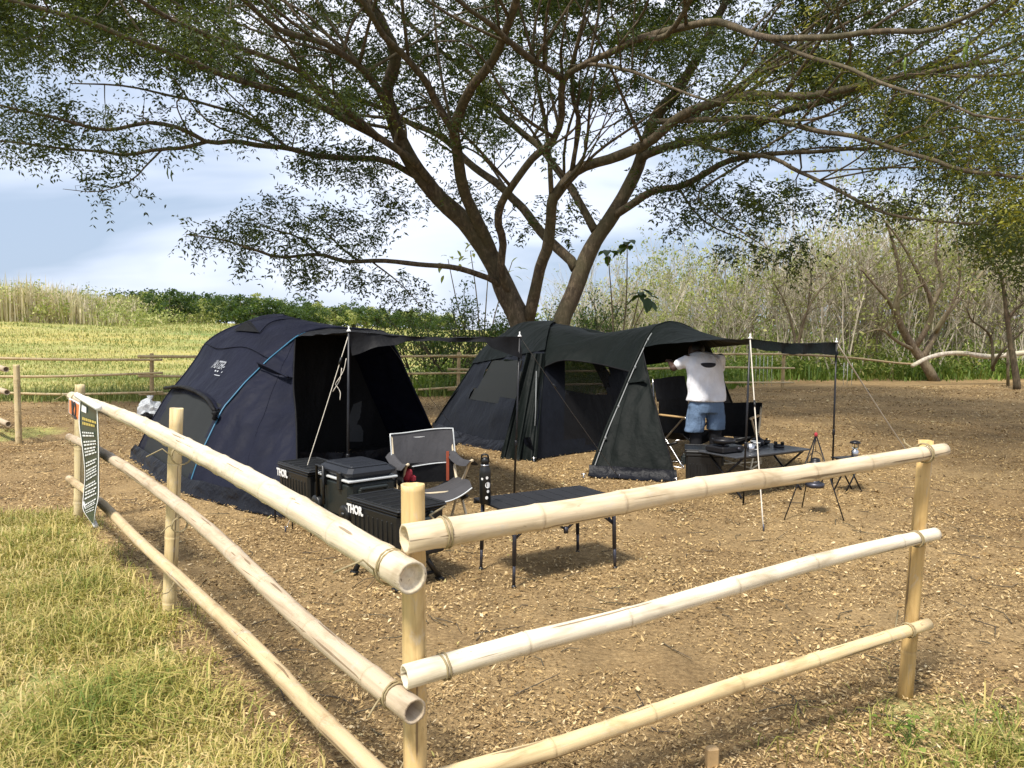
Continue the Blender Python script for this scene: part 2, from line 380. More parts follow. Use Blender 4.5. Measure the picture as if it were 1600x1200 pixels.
def text_mesh(name, body, size, mat, parent, M, extrude=.001, offset=0.0, world=False, xs=1.0):
    cu = bpy.data.curves.new(name, 'FONT'); cu.body = body; cu.size = size; cu.extrude = extrude; cu.offset = offset; cu.align_x = 'LEFT'
    t = bpy.data.objects.new(name + '_tmp', cu); COL.objects.link(t)
    dg = bpy.context.evaluated_depsgraph_get(); me = bpy.data.meshes.new_from_object(t.evaluated_get(dg)); bpy.data.objects.remove(t)
    me.transform(Matrix.Diagonal((xs, 1, 1, 1)))
    if world and parent is not None: M = wmat(parent).inverted() @ M
    me.transform(M); me.materials.clear(); me.materials.append(mat); me.name = name
    o = bpy.data.objects.new(name, me); COL.objects.link(o); o.parent = parent; return o
def frameM(o, xdir, zdir):
    """matrix: local x along xdir, local z along zdir (face normal)"""
    z = Vector(zdir).normalized(); x_ = Vector(xdir); x_ = (x_ - z * x_.dot(z)).normalized(); y_ = z.cross(x_)
    m = Matrix((x_, y_, z)).transposed().to_4x4(); m.translation = Vector(o); return m
def copy_tree(o, parent=None):
    c = o.copy(); COL.objects.link(c); c.parent = parent
    for ch in list(o.children): copy_tree(ch, c)
    return c

# ================================================================== GROUND
def HT(x, y):
    x = np.asarray(x, float); y = np.asarray(y, float)
    rise = np.clip(1.35 - .033 * x, .3, 4.0) * sstep(19, 62, y) * sstep(30, 2, x)
    un = .05 * np.sin(x * .35 + 1) * np.sin(y * .27) * sstep(14, 30, y)
    rough = .012 * np.sin(x * 2.3 + .7 * y) * np.sin(y * 1.9 - .6 * x + 1)
    hills = 1.0 * sstep(150, 400, y)
    return rise + un + rough * sstep(2, 4, y) + hills
def fence_y(x): return np.maximum(17.7, 19.8 + .258 * np.asarray(x, float))     # line of the far rails, where the bare soil stops
def xb_px(py): return np.interp(py, [790, 830, 870, 915, 960, 1000, 1070, 1150, 1200, 1500, 3000], [108, 140, 165, 190, 245, 268, 300, 350, 400, 560, 600])
def near_grass(x, y):
    """>0 inside the grass to the left of the fence"""
    x = np.asarray(x, float); y = np.asarray(y, float)
    yy = np.maximum(y, .6); px = 800 + F * x / yy; py = 520 + 1915 / yy
    d = (xb_px(py) - px) * yy / F
    return np.minimum(d, (6.75 + .12 * np.sin(x * 3) - y) * .8)
gx = np.unique(np.concatenate([np.linspace(-260, -40, 23), np.linspace(-40, -8, 33), np.linspace(-8, 8, 129), np.linspace(8, 40, 33), np.linspace(40, 260, 23)]))
gy = np.unique(np.concatenate([np.linspace(-30, 0, 13), np.linspace(0, 9, 91), np.linspace(9, 30, 64), np.linspace(30, 100, 50), np.linspace(100, 700, 25)]))
X, Y = np.meshgrid(gx, gy, indexing='ij'); Z = HT(X, Y)
Vg = np.stack([X, Y, Z], -1).reshape(-1, 3); a_, b_ = X.shape
ii, jj = np.meshgrid(np.arange(a_ - 1), np.arange(b_ - 1), indexing='ij'); k0 = (ii * b_ + jj).ravel()
Fg = np.stack([k0, k0 + b_, k0 + b_ + 1, k0 + 1], 1)
fl = fence_y(X); right = sstep(5.0, 8.5, X)
far = sstep(-.5, .8, Y - (fl * (1 - right) + 26.2 * right))
gr = np.maximum(far, sstep(-.12, .25, near_grass(X, Y)))
gr = np.maximum(gr, .62 * sstep(1.5, .3, np.hypot((X - 1.75) * .8, Y - 2.55)) * sstep(1.25, 1.6, X))
gr = np.maximum(gr, .75 * sstep(1.6, .4, np.hypot(X + 8.0, (Y - 12.0) * .9)))
o = mesh_np('ground', Vg, Fg, M_GROUND, None, attrs={'grassy': gr.ravel()}, smooth=True); tag(o, kind='structure')

# distant sky-line hills are hidden by the trees; the ground sheet runs on to the horizon

def diamonds(P, Dx, Dn, L, W, fold=0.0):
    """leaf blades: centre points, long axis, width axis -> 4-vertex diamonds (2 triangles each)"""
    a = P - Dx * L[:, None] * .5; c = P + Dx * L[:, None] * .5
    b = P - Dx * L[:, None] * .08 + Dn * W[:, None] * .5; d = P - Dx * L[:, None] * .08 - Dn * W[:, None] * .5
    n = len(P); V = np.stack([a, b, c, d], 1).reshape(-1, 3); k = np.arange(n)[:, None] * 4
    return V, np.concatenate([k + np.array([0, 1, 2]), k + np.array([0, 2, 3])], 0)
def unit(a): return a / (np.linalg.norm(a, axis=-1, keepdims=True) + 1e-9)
def blades(P, h, lean, w, rnd):
    """grass blades: 5 vertices, 3 triangles, bending over"""
    n = len(P); az = RNG.uniform(0, 2 * np.pi, n); sd_ = np.stack([np.cos(az), np.sin(az), 0 * az], 1); dr = np.stack([-np.sin(az), np.cos(az), 0 * az], 1)
    up = np.array([0, 0, 1.]); m = P + up * (h * .62)[:, None] + dr * (h * lean * .3)[:, None]; t = P + up * (h * np.clip(1 - .35 * lean, .25, 1))[:, None] + dr * (h * lean)[:, None]
    V = np.stack([P - sd_ * w[:, None] / 2, P + sd_ * w[:, None] / 2, m - sd_ * w[:, None] * .38, m + sd_ * w[:, None] * .38, t], 1).reshape(-1, 3)
    k = np.arange(n)[:, None] * 5
    return V, np.concatenate([k + np.array([0, 1, 3]), k + np.array([0, 3, 2]), k + np.array([2, 3, 4])], 0), np.repeat(rnd, 5)

def tubes_mesh(name, paths, mat, parent, n=4, world=False, smooth=True):
    Vs = []; Fs = []; k = 0
    for pts, r in paths:
        V, f = tube(pts, r, n, False); Vs.append(V); Fs.append(np.array(f) + k); k += len(V)
    return mesh_np(name, np.concatenate(Vs), np.concatenate(Fs), mat, parent, world=world, smooth=smooth)
# dry leaf litter over the bare camp soil
n = 780000
yy = 2.05 * np.exp(RNG.uniform(0, 1, n) ** .92 * math.log(25 / 2.05)); xx = RNG.uniform(-1, 1, n) * (.80 * yy + 1.3)
keep = ((near_grass(xx, yy) < RNG.normal(-.02, .12, n)) | (RNG.uniform(0, 1, n) < .22)) & (yy < fence_y(xx) - .3)
cl = np.array([mnoise.noise(Vector((a * .9, b * .9, 3))) + .6 * mnoise.noise(Vector((a * 3.2, b * 3.2, 7))) for a, b in zip(xx, yy)])
keep &= RNG.uniform(-.75, .55, n) < cl
xx, yy, cl = xx[keep], yy[keep], cl[keep]; n = len(xx)
az = RNG.uniform(0, 2 * np.pi, n); ti = RNG.normal(0, .35, n); tj = RNG.normal(0, .45, n)
dx = unit(np.stack([np.cos(az), np.sin(az), ti], 1)); dn = unit(np.stack([-np.sin(az), np.cos(az), tj], 1))
L = RNG.gamma(2.2, .0043, n) + .0045; L = np.clip(L, .005, .045) * (.85 + .10 * yy); W = L * RNG.uniform(.16, .5, n)
V, T = diamonds(np.stack([xx, yy, HT(xx, yy) + .004 + RNG.uniform(0, .016, n)], 1), dx, dn, L, W)
rn = np.clip(RNG.beta(1.15, 1.35, n), 0, 1)
o = mesh_np('leaf_litter', V, T, M_LITTER, None, rnd=np.repeat(rn, 4)); tag(o, 'dry brown leaves and straw scattered over the bare camp soil', 'leaf litter', kind='stuff')

tw = []
for q in range(420):
    y = 2.1 * math.exp(random.random() * math.log(11 / 2.1)); x = random.uniform(-1, 1) * (.7 * y + .3)
    if near_grass(x, y) > 0: continue
    L_ = random.uniform(.06, .28); a = random.uniform(0, 6.28); c = np.array([x, y, float(HT(x, y)) + .008]); d = np.array([math.cos(a), math.sin(a), 0]); k = np.array([-d[1], d[0], 0]) * random.uniform(-.25, .25) * L_
    tw.append((np.array([c - d * L_ / 2, c + k + np.array([0, 0, random.uniform(0, .012)]), c + d * L_ / 2 + np.array([0, 0, random.uniform(0, .02)])]), np.array([.0035, .003, .0018])))
o = tubes_mesh('fallen_twigs', tw, M_TWIG, None, 4); tag(o, 'thin fallen twigs lying about on the camp soil', 'twigs', kind='stuff')
# straw-yellow and green grass left of the fence
def tuft_field(n, ylo, yhi, fn):
    yy = ylo * np.exp(RNG.uniform(0, 1, n) * math.log(yhi / ylo)); xx = fn(yy, n); return xx, yy
n = 150000
yy = 1.7 * np.exp(RNG.uniform(0, 1, n) * math.log(7.0 / 1.7)); xx = -RNG.uniform(.1, 1.0, n) * (.78 * yy + .5)
g = near_grass(xx, yy); pt = np.array([mnoise.noise(Vector((a * 2.1, b * 2.1, 0))) for a, b in zip(xx, yy)]); p2 = np.array([mnoise.noise(Vector((a * .8, b * .8, 9))) for a, b in zip(xx, yy)])
keep = (g > RNG.normal(.02, .10, n)) & (RNG.uniform(-.8, .15, n) < pt * .9 + .1)
xx, yy, pt, p2 = xx[keep], yy[keep], pt[keep], p2[keep]; n = len(xx)
h = np.clip(RNG.gamma(3.2, .0155, n) * (1 + .8 * pt), .015, .2); lean = RNG.gamma(3, .38, n)
rn = np.clip(RNG.beta(2.6, 1.5, n) - .30 * pt - .12 * p2, 0, 1)
V, T, R_ = blades(np.stack([xx, yy, HT(xx, yy)], 1), h, lean, RNG.uniform(.0025, .006, n) * (1 + .12 * yy), rn)
o = mesh_np('grass', V, T, M_GRASS, None, rnd=R_); tag(o, 'mixed green and straw coloured grass in the near left corner', 'grass', kind='stuff')
# weeds and grass by the right post
n = 9000
th = RNG.uniform(0, 2 * np.pi, n); rr = np.abs(RNG.normal(0, .42, n)); xx = 1.95 + rr * np.cos(th) * 1.1; yy = 2.75 + rr * np.sin(th) * .55
cl2 = np.array([mnoise.noise(Vector((a * 4, b * 4, 5))) for a, b in zip(xx, yy)]); keep = (RNG.uniform(-.35, .5, n) < cl2); xx, yy = xx[keep], yy[keep]; n = len(xx)
V, T, R_ = blades(np.stack([xx, yy, HT(xx, yy)], 1), np.clip(RNG.gamma(3, .018, n), .015, .14), RNG.gamma(3, .35, n), RNG.uniform(.003, .008, n), np.clip(RNG.beta(1.5, 2.2, n), 0, 1))
o = mesh_np('weed_patch', V, T, M_GRASS, None, rnd=R_); tag(o, 'patch of low green weeds in the near right corner', 'weeds', kind='stuff')
# field grass beyond the far rails
n = 120000
yy = 17.0 * np.exp(RNG.uniform(0, 1, n) ** 1.3 * math.log(70 / 17.0)); xx = RNG.uniform(-1, .12, n) * (.74 * yy + 3)
xx = np.where(RNG.uniform(0, 1, n) < .12, RNG.uniform(-3, 6, n), xx)
pt = np.array([mnoise.noise(Vector((a * .22, b * .5, 0))) for a, b in zip(xx, yy)])
keep = (yy > fence_y(xx) + RNG.normal(.1, .25, n)) & (RNG.uniform(-.7, .3, n) < pt + .2); xx, yy, pt = xx[keep], yy[keep], pt[keep]; n = len(xx)
nf = sstep(3.5, .2, yy - fence_y(xx)); hy = .055 + .19 * nf + .0022 * (yy - 17) + .12 * np.clip(pt, 0, 1) ** 2
V, T, R_ = blades(np.stack([xx, yy, HT(xx, yy)], 1), np.clip(RNG.gamma(5, .2, n), .3, 2) * hy, RNG.gamma(3, .2, n), RNG.uniform(.012, .03, n) * (yy / 20) ** .8, np.clip(RNG.beta(2.4, 2, n) - .7 * pt - .38 * nf + .05, 0, 1))
o = mesh_np('field_grass', V, T, M_FIELD, None, rnd=R_); tag(o, 'yellow green meadow grass rising beyond the far bamboo rails', 'grass', kind='stuff')
# tall pale reeds on the rise at far left
n = 24000
yy = RNG.uniform(54, 70, n); xx = RNG.uniform(-66, -27, n)
hz = np.array([mnoise.noise(Vector((a * .16, b * .3, 4))) for a, b in zip(xx, yy)])
edge_ = sstep(-25, -33, xx); h = (2.6 + 1.5 * hz) * edge_ * RNG.uniform(.55, 1.1, n)
V, T, R_ = blades(np.stack([xx, yy, HT(xx, yy)], 1), np.clip(h, .2, 4), RNG.gamma(2, .14, n), RNG.uniform(.05, .12, n), np.clip(RNG.beta(2.2, 2, n) + .5 * hz, 0, 1))
o = mesh_np('reed_bed', V, T, M_REED, None, rnd=R_); tag(o, 'tall pale feathery reeds on the rise at far left', 'reeds', kind='stuff')

# ================================================================== PLANTS
def leaf_cloud(C, R, n, L0, L1, droop=.3, wr=.42, ell=(1, 1, 1), shell=.5):
    """leaves of one clump"""
    d = unit(RNG.normal(0, 1, (n, 3))); rad = RNG.uniform(0, 1, n) ** shell
    P = np.asarray(C) + d * (rad * R)[:, None] * np.array(ell)
    dx = unit(RNG.normal(0, 1, (n, 3)) + np.array([0, 0, -droop])); dn = unit(np.cross(dx, RNG.normal(0, 1, (n, 3)) + np.array([0, 0, .8])))
    L = RNG.uniform(L0, L1, n); return P, dx, dn, L, L * wr * RNG.uniform(.7, 1.2, n)
def cat(chunks): return [np.concatenate(c) for c in zip(*chunks)]
def leaf_mesh(name, chunks, mat, parent, rn=None, world=False):
    P, dx, dn, L, W = cat(chunks); V, T = diamonds(P, dx, dn, L, W)
    rn = RNG.beta(1.6, 2.2, len(P)) if rn is None else rn
    return mesh_np(name, V, T, mat, parent, rnd=np.repeat(rn, 4), world=world)
def grow(base, d, L, r, lev, paths, tips, bend=.25, nb=4, spread=.6, up_=.15, taper=.62):
    """recursive branching; collects (points, radii) and tip points"""
    n = 5; P = [np.array(base, float)]; d = np.array(d, float)
    for i in range(n):
        d = d + np.array([random.gauss(0, bend), random.gauss(0, bend), random.gauss(0, bend) * .6 + up_]) * .5; d /= np.linalg.norm(d)
        P.append(P[-1] + d * L / n)
    P = np.array(P); paths.append((P, np.linspace(r, r * .5, n + 1)))
    tips.append((P[-1], lev))
    if lev <= 0: return
    for i in range(nb):
        t = random.uniform(.3, 1.0); k = min(int(t * n), n - 1); b = P[k] + (P[k + 1] - P[k]) * (t * n - k)
        dd = (P[k + 1] - P[k]); dd /= np.linalg.norm(dd); dd = dd + np.array([random.gauss(0, spread), random.gauss(0, spread), random.gauss(0, spread) * .6]); dd /= np.linalg.norm(dd)
        grow(b, dd, L * taper * random.uniform(.7, 1.15), r * .5, lev - 1, paths, tips, bend, nb, spread, up_, taper)

ch = []; rnl = []
for q in range(560):
    y = random.uniform(53, 68); x = random.uniform(-66, -25); r_ = random.uniform(.5, 1.25); m = 60; zz = random.uniform(.2, 1.9) * float(sstep(-24, -34, x)) + .25
    ch.append(leaf_cloud((x, y, float(HT(x, y)) + zz), r_, m, .12, .34, .1, .4)); rnl.append(np.clip(RNG.beta(1.6, 1.6, m) + random.uniform(-.35, .3), 0, 1))
o = leaf_mesh('scrub', ch, M_YBUSH, None, np.concatenate(rnl)); tag(o, 'yellow green scrub tangled among the pale reeds at far left', 'scrub', kind='stuff')
# --- low trees in the far row beyond the meadow
row_protos = []
for k in range(5):
    t = thing('far_tree', 'rounded dark green tree in the low row beyond the yellow meadow', 'tree', (0, 0, -50), 0, 'low trees in the far row beyond the meadow')
    paths = []; tips = []
    for q in range(3): grow((0, 0, 0), (random.gauss(0, .5), random.gauss(0, .5), 1), 1.3, .07, 1, paths, tips, nb=3)
    tubes_mesh('trunk', paths, M_TWIG, t, 4)
    ch = []
    for q in range(26):
        a = random.uniform(0, 6.28); rr = random.uniform(0, 1) ** .6 * 1.9; hz = .5 + random.uniform(0, 1) * 1.9 * (1 - .3 * rr / 1.9)
        ch.append(leaf_cloud((rr * math.cos(a), rr * math.sin(a), hz), random.uniform(.35, .65), 60, .14, .30, .2, .5, (1, 1, .75)))
    leaf_mesh('crown', ch, M_BUSH if k != 3 else M_YBUSH, t)
    if k == 3: t['label'] = 'paler yellow green bush in the low row beyond the yellow meadow'; t['group'] = 'yellow green bushes in the far row beyond the meadow'
    row_protos.append(t)
used_row = [False] * 5
def place(protos, used, k, x, y, s, sz=None):
    p = protos[k]; o = p if not used[k] else copy_tree(p); used[k] = True
    o.location = (x, y, float(HT(x, y)) - .03); o.rotation_euler = (0, 0, random.uniform(0, 6.28)); o.scale = (s, s, sz or s); return o
for i in range(44):
    px = 205 + i * 11.5 + random.uniform(-6, 6); yv = random.uniform(66, 82) - (4 if px < 300 else 0)
    x = (px - 800) / F * yv; top = np.interp(px, [200, 300, 420, 520, 640, 720], [448, 452, 460, 470, 480, 488])
    hh = CAMZ + (520 - top) / F * yv - float(HT(x, yv)); s = max(.5, hh / 2.75) * random.uniform(.8, 1.12)
    k = random.choice([0, 1, 2, 4]) if random.random() > .24 else 3
    place(row_protos, used_row, k, x, yv, s * 1.15, s)
# --- scrub thicket on the right
LBL_DRY = 'pale leafless scrub shrub in the dry thicket behind the camp'; LBL_GRN = 'dry scrub shrub with thin yellow green leaves in the thicket'
protos = []
for k in range(6):
    green = k in (1, 4)
    t = thing('scrub_shrub', LBL_GRN if green else LBL_DRY, 'shrub', (0, 0, -50), 0, 'green tinged shrubs of the thicket' if green else 'dry shrubs of the thicket')
    paths = []; tips = []
    for q in range(8): grow((random.gauss(0, .35), random.gauss(0, .35), 0), (random.gauss(0, .35), random.gauss(0, .35), 1), random.uniform(2.2, 3.4), .028, 2, paths, tips, bend=.22, nb=5, spread=.5, up_=.12, taper=.55)
    paths = [(p, np.maximum(r, .006)) for p, r in paths]
    tubes_mesh('stems', paths, M_PALETWIG if k != 5 else M_DRYBARK, t, 3, smooth=False)
    ch = []
    for p, lv in tips:
        if lv == 0 and random.random() < (.7 if green else .3): ch.append(leaf_cloud(p, .24, 14 if green else 7, .07, .16, .3, .5))
    for q in range(26): ch.append(leaf_cloud((random.gauss(0, .7), random.gauss(0, .7), abs(random.gauss(0, .6))), .35, 14, .07, .18, .2, .4))
    leaf_mesh('foliage', ch, M_YBUSH, t)
    protos.append(t)
used = [False] * 6
for i in range(70):
    px = 880 + (i + random.random()) * 12.9; yv = random.uniform(26.5, 37); x = (px - 800) / F * yv
    top = np.interp(px, [860, 930, 1000, 1080, 1180, 1300, 1420, 1600, 1800], [450, 440, 430, 405, 372, 350, 345, 340, 340]) + random.choice([random.uniform(-22, 10), random.uniform(10, 85)])
    hh = CAMZ + (520 - top) / F * yv; k = random.choice([0, 1, 2, 3, 4, 5, 0, 2])
    place(protos, used, k, x, yv, hh / 4.6 * random.uniform(.9, 1.1), hh / 4.4)
# undergrowth at the thicket's foot and behind the rails
n = 42000
xx = RNG.uniform(-2.5, 30, n); rg_ = sstep(5.0, 9.5, xx); y0_ = fence_y(xx) * (1 - rg_) + 25.4 * rg_ + RNG.normal(0, .35, n); yy = y0_ + RNG.uniform(0, 6, n)
pt = np.array([mnoise.noise(Vector((a * .55, b * .55, 2))) for a, b in zip(xx, yy)]); keep = RNG.uniform(-.6, .45, n) < pt; xx, yy, pt = xx[keep], yy[keep], pt[keep]; n = len(xx)
h = np.clip(RNG.gamma(4, .075, n) * (1 + 1.1 * pt), .06, .95)
V, T, R_ = blades(np.stack([xx, yy, HT(xx, yy)], 1), h, RNG.gamma(3, .2, n), RNG.uniform(.02, .055, n), np.clip(RNG.beta(1.6, 2.4, n) - .3 * pt, 0, 1))
o = mesh_np('undergrowth', V, T, M_HERB, None, rnd=R_); tag(o, 'green weedy undergrowth along the far rails below the thicket', 'undergrowth', kind='stuff')

ch = []; rnl = []
for q in range(1900):
    x = random.uniform(-2.5, 32); t_ = float(sstep(5.0, 9.5, x)); y = float(fence_y(x)) * (1 - t_) + 25.6 * t_ + random.uniform(.3, 11); r_ = random.uniform(.25, .55); m = 46
    ch.append(leaf_cloud((x, y, r_ * random.uniform(.6, 1.3)), r_, m, .06, .15, .1, .5)); rnl.append(np.clip(RNG.beta(1.6, 1.8, m) + random.uniform(-.25, .25), 0, 1))
o = leaf_mesh('low_brush', ch, M_HERB, None, np.concatenate(rnl)); tag(o, 'leafy low brush tangled along the foot of the thicket', 'brush', kind='stuff')
ch = []; rnl = []
for q in range(900):
    y = random.uniform(40, 50); x = random.uniform(1, 62); r_ = random.uniform(.6, 1.3); m = 44
    ch.append(leaf_cloud((x, y, random.uniform(.2, 2.3)), r_, m, .16, .42, .1, .45)); rnl.append(np.clip(RNG.beta(1.5, 2.0, m) + random.uniform(-.3, .2), 0, 1))
o = leaf_mesh('far_wood', ch, M_HERB, None, np.concatenate(rnl)); tag(o, 'olive green wood closing the view behind the dry thicket', 'wood', kind='stuff')
# --- leafy dark bushes behind the blue tent
for (px, top, yv, wd, lab) in ((715, 428, 21.5, 1.35, 'dark green leafy bush between the tents, left of the tree trunk'), (655, 470, 23.0, 1.25, 'lower dark bush behind the awning of the navy tent'), (780, 455, 23.5, 1.0, 'thin bush half hidden behind the twin tree trunk'), (935, 438, 24.0, 1.5, 'olive bush right of the tree trunk behind the green black tent')):
    x = (px - 800) / F * yv; hh = CAMZ + (520 - top) / F * yv
    t = thing('bush', lab, 'bush', (x, yv, float(HT(x, yv)) - .02)); paths = []; tips = []
    for q in range(7): grow((random.gauss(0, .15), random.gauss(0, .15), 0), (random.gauss(0, .4), random.gauss(0, .4), 1), hh * .52, .03, 2, paths, tips, nb=4, taper=.6)
    tubes_mesh('stem', paths, M_TWIG, t, 4); ch = []
    for p, lv in tips:
        if p[2] > .1: ch.append(leaf_cloud(p, .28, 16 if lv < 2 else 8, .06, .13, .3, .45))
    for q in range(34): ch.append(leaf_cloud((random.gauss(0, wd * .5), random.gauss(0, wd * .5), random.uniform(.1, hh * .55)), .34, 22, .06, .13, .3, .45))
    leaf_mesh('foliage', ch, M_BUSH, t)

# --- saplings with very large leaves
def big_leaf(P, d, L, W):
    """one broad drooping leaf: 3x5 sheet, folded along the midrib"""
    d = np.array(d, float); d /= np.linalg.norm(d); s_ = np.cross(d, [0, 0, 1.]); s_ /= np.linalg.norm(s_) + 1e-9; u_ = np.cross(s_, d); V = []
    for i, (t, wv) in enumerate(((0, .08), (.25, .75), (.5, 1), (.75, .8), (1, .06))):
        c = np.array(P) + d * L * t - np.array([0, 0, 1]) * L * .45 * t * t
        for k in (-1, 0, 1): V.append(c + s_ * W * .5 * wv * k + u_ * abs(k) * W * .12 * wv)
    Fs = [(i * 3 + k, i * 3 + k + 1, i * 3 + k + 4, i * 3 + k + 3) for i in range(4) for k in range(2)]
    return V, Fs
for (px, bpx, yv, clusters, lab) in ((975, 962, 20.5, ((980, 380, 9), (1000, 455, 9), (1012, 468, 5), (950, 395, 4)), 'tall sapling with big drooping dark leaves right of the tree trunk'),
                                     (745, 752, 22.5, ((735, 392, 6), (765, 400, 6), (700, 405, 5), (800, 410, 4)), 'pale leaved tall sapling seen through the fork of the tree'),):
    x = (bpx - 800) / F * yv; b0 = np.array([x, yv, float(HT(x, yv))]); t = thing('sapling', lab, 'sapling', b0); paths = []
    for (qx, qy, nl) in clusters:
        tp = D(qx, qy, yv + random.uniform(-.4, .4)); md = (b0 + tp) / 2 + np.array([random.uniform(-.15, .15), 0, .3])
        paths.append((spline([b0, md, tp], 8), np.linspace(.03, .012, 8)))
        for q in range(nl if px > 900 else nl * 2):
            a = random.uniform(0, 6.28); V, Fs = big_leaf(tp + (np.zeros(3) if px > 900 else RNG.normal(0, .22, 3)) + np.array([0, 0, random.uniform(-.15, .1)]), (math.cos(a), math.sin(a), random.uniform(-.5, .4)), random.uniform(.34, .5) * (1 if px > 900 else .6), random.uniform(.16, .24) * (1 if px > 900 else .55))
            mesh_np('leaf', np.array(V), Fs, M_BIGLEAF if px > 900 else M_YBUSH, t, world=True, smooth=True, rnd=np.full(len(V), random.random()))
    tubes_mesh('stem', paths, M_DRYBARK, t, 6, world=True)

# --- dry multi-stemmed tree at the right, bare thin tree at the right edge
def traced_tree(name, lab, cat_, limbs, basepx, Yb, mat, twigs=120, leafn=0):
    b0 = D(*basepx, Yb); b0[2] = float(HT(b0[0], b0[1])) - .05; t = thing(name, lab, cat_, b0); first = True; tips = []; extra = []
    for pts, r0, r1 in limbs:
        P = spline([D(px, py, yv) for px, py, yv in pts], 14); V, Fs = tube(P, np.linspace(r0, r1, 14), 7, True)
        mesh_np('trunk' if first else 'limb', V, Fs, mat, t, world=True, smooth=True); first = False
        for q in range(twigs // len(limbs)):
            k = random.randint(4, 13); d = np.array([random.gauss(0, .6), random.gauss(0, .6), random.gauss(.5, .5)]); grow(P[k], d / np.linalg.norm(d), random.uniform(.5, 1.3), .012, 1, extra, tips, nb=3)
    tubes_mesh('twigs', extra, mat, t, 3, world=True)
    if leafn:
        leaf_mesh('crown', [leaf_cloud(p, .2, leafn, .05, .11, .3, .45) for p, lv in tips if random.random() < .6], M_YBUSH, t, world=True)
    return t
traced_tree('dry_tree', 'leafless multi stemmed dry tree leaning over the rail at far right', 'tree', [
    (((1462, 598, 25), (1446, 570, 25), (1428, 545, 25), (1408, 510, 24.8), (1400, 480, 24.6), (1408, 440, 24.5), (1398, 390, 24.3), (1385, 345, 24.2)), .17, .03),
    (((1440, 562, 25), (1462, 520, 25.1), (1478, 492, 25.2), (1505, 460, 25.4), (1530, 432, 25.6), (1555, 400, 25.8)), .12, .03),
    (((1428, 545, 25), (1452, 505, 24.8), (1455, 470, 24.6), (1436, 430, 24.4), (1412, 385, 24.2), (1375, 335, 24)), .10, .02),
    (((1402, 500, 24.8), (1388, 470, 24.4), (1362, 440, 24.2), (1345, 420, 24)), .08, .02),
    (((1455, 480, 25), (1472, 440, 25), (1462, 400, 25), (1466, 340, 25)), .08, .02),
    (((1430, 548, 25), (1400, 532, 24.6), (1378, 515, 24.4), (1352, 520, 24.2)), .07, .02),
    (((1400, 470, 24.6), (1430, 452, 24.2), (1450, 440, 24)), .05, .015),
    (((1462, 520, 25), (1490, 470, 24.6), (1500, 430, 24.4), (1495, 380, 24.2)), .06, .015)], (1462, 598), 25, M_DRYBARK, 150, 3)
traced_tree('thin_tree', 'thin bare tree standing on bare soil at the right edge', 'tree', [
    (((1589, 612, 21.5), (1588, 590, 21.5), (1580, 540, 21.5), (1574, 500, 21.4), (1568, 450, 21.2), (1560, 420, 21)), .10, .035),
    (((1550, 575, 23), (1565, 550, 22.6), (1600, 515, 22.4)), .05, .03),
    (((1574, 500, 21.4), (1590, 480, 21.2), (1620, 460, 21)), .05, .02),
    (((1552, 580, 23), (1549, 530, 23), (1535, 512, 22.8), (1518, 500, 22.6), (1510, 480, 22.4)), .05, .02)], (1589, 612), 21.5, M_BARK, 60, 2)
traced_tree('thin_shrub', 'slender forked shrub with sparse leaves behind the open awning', 'shrub', [
    (((1245, 552, 26), (1238, 510, 26), (1225, 470, 25.8), (1205, 435, 25.6)), .05, .02),
    (((1245, 552, 26), (1255, 500, 26), (1280, 455, 25.8), (1320, 420, 25.6)), .05, .02),
    (((1250, 530, 26), (1262, 480, 26), (1268, 430, 25.8)), .04, .015)], (1245, 555), 26, M_DRYBARK, 60, 5)

# ================================================================== THE BIG RAIN TREE
TY = 16.5
rt_base = D(822, 520, TY); rt_base[2] = 0
tree = thing('rain_tree', 'huge spreading shade tree with forked trunk behind the tents', 'tree', rt_base)
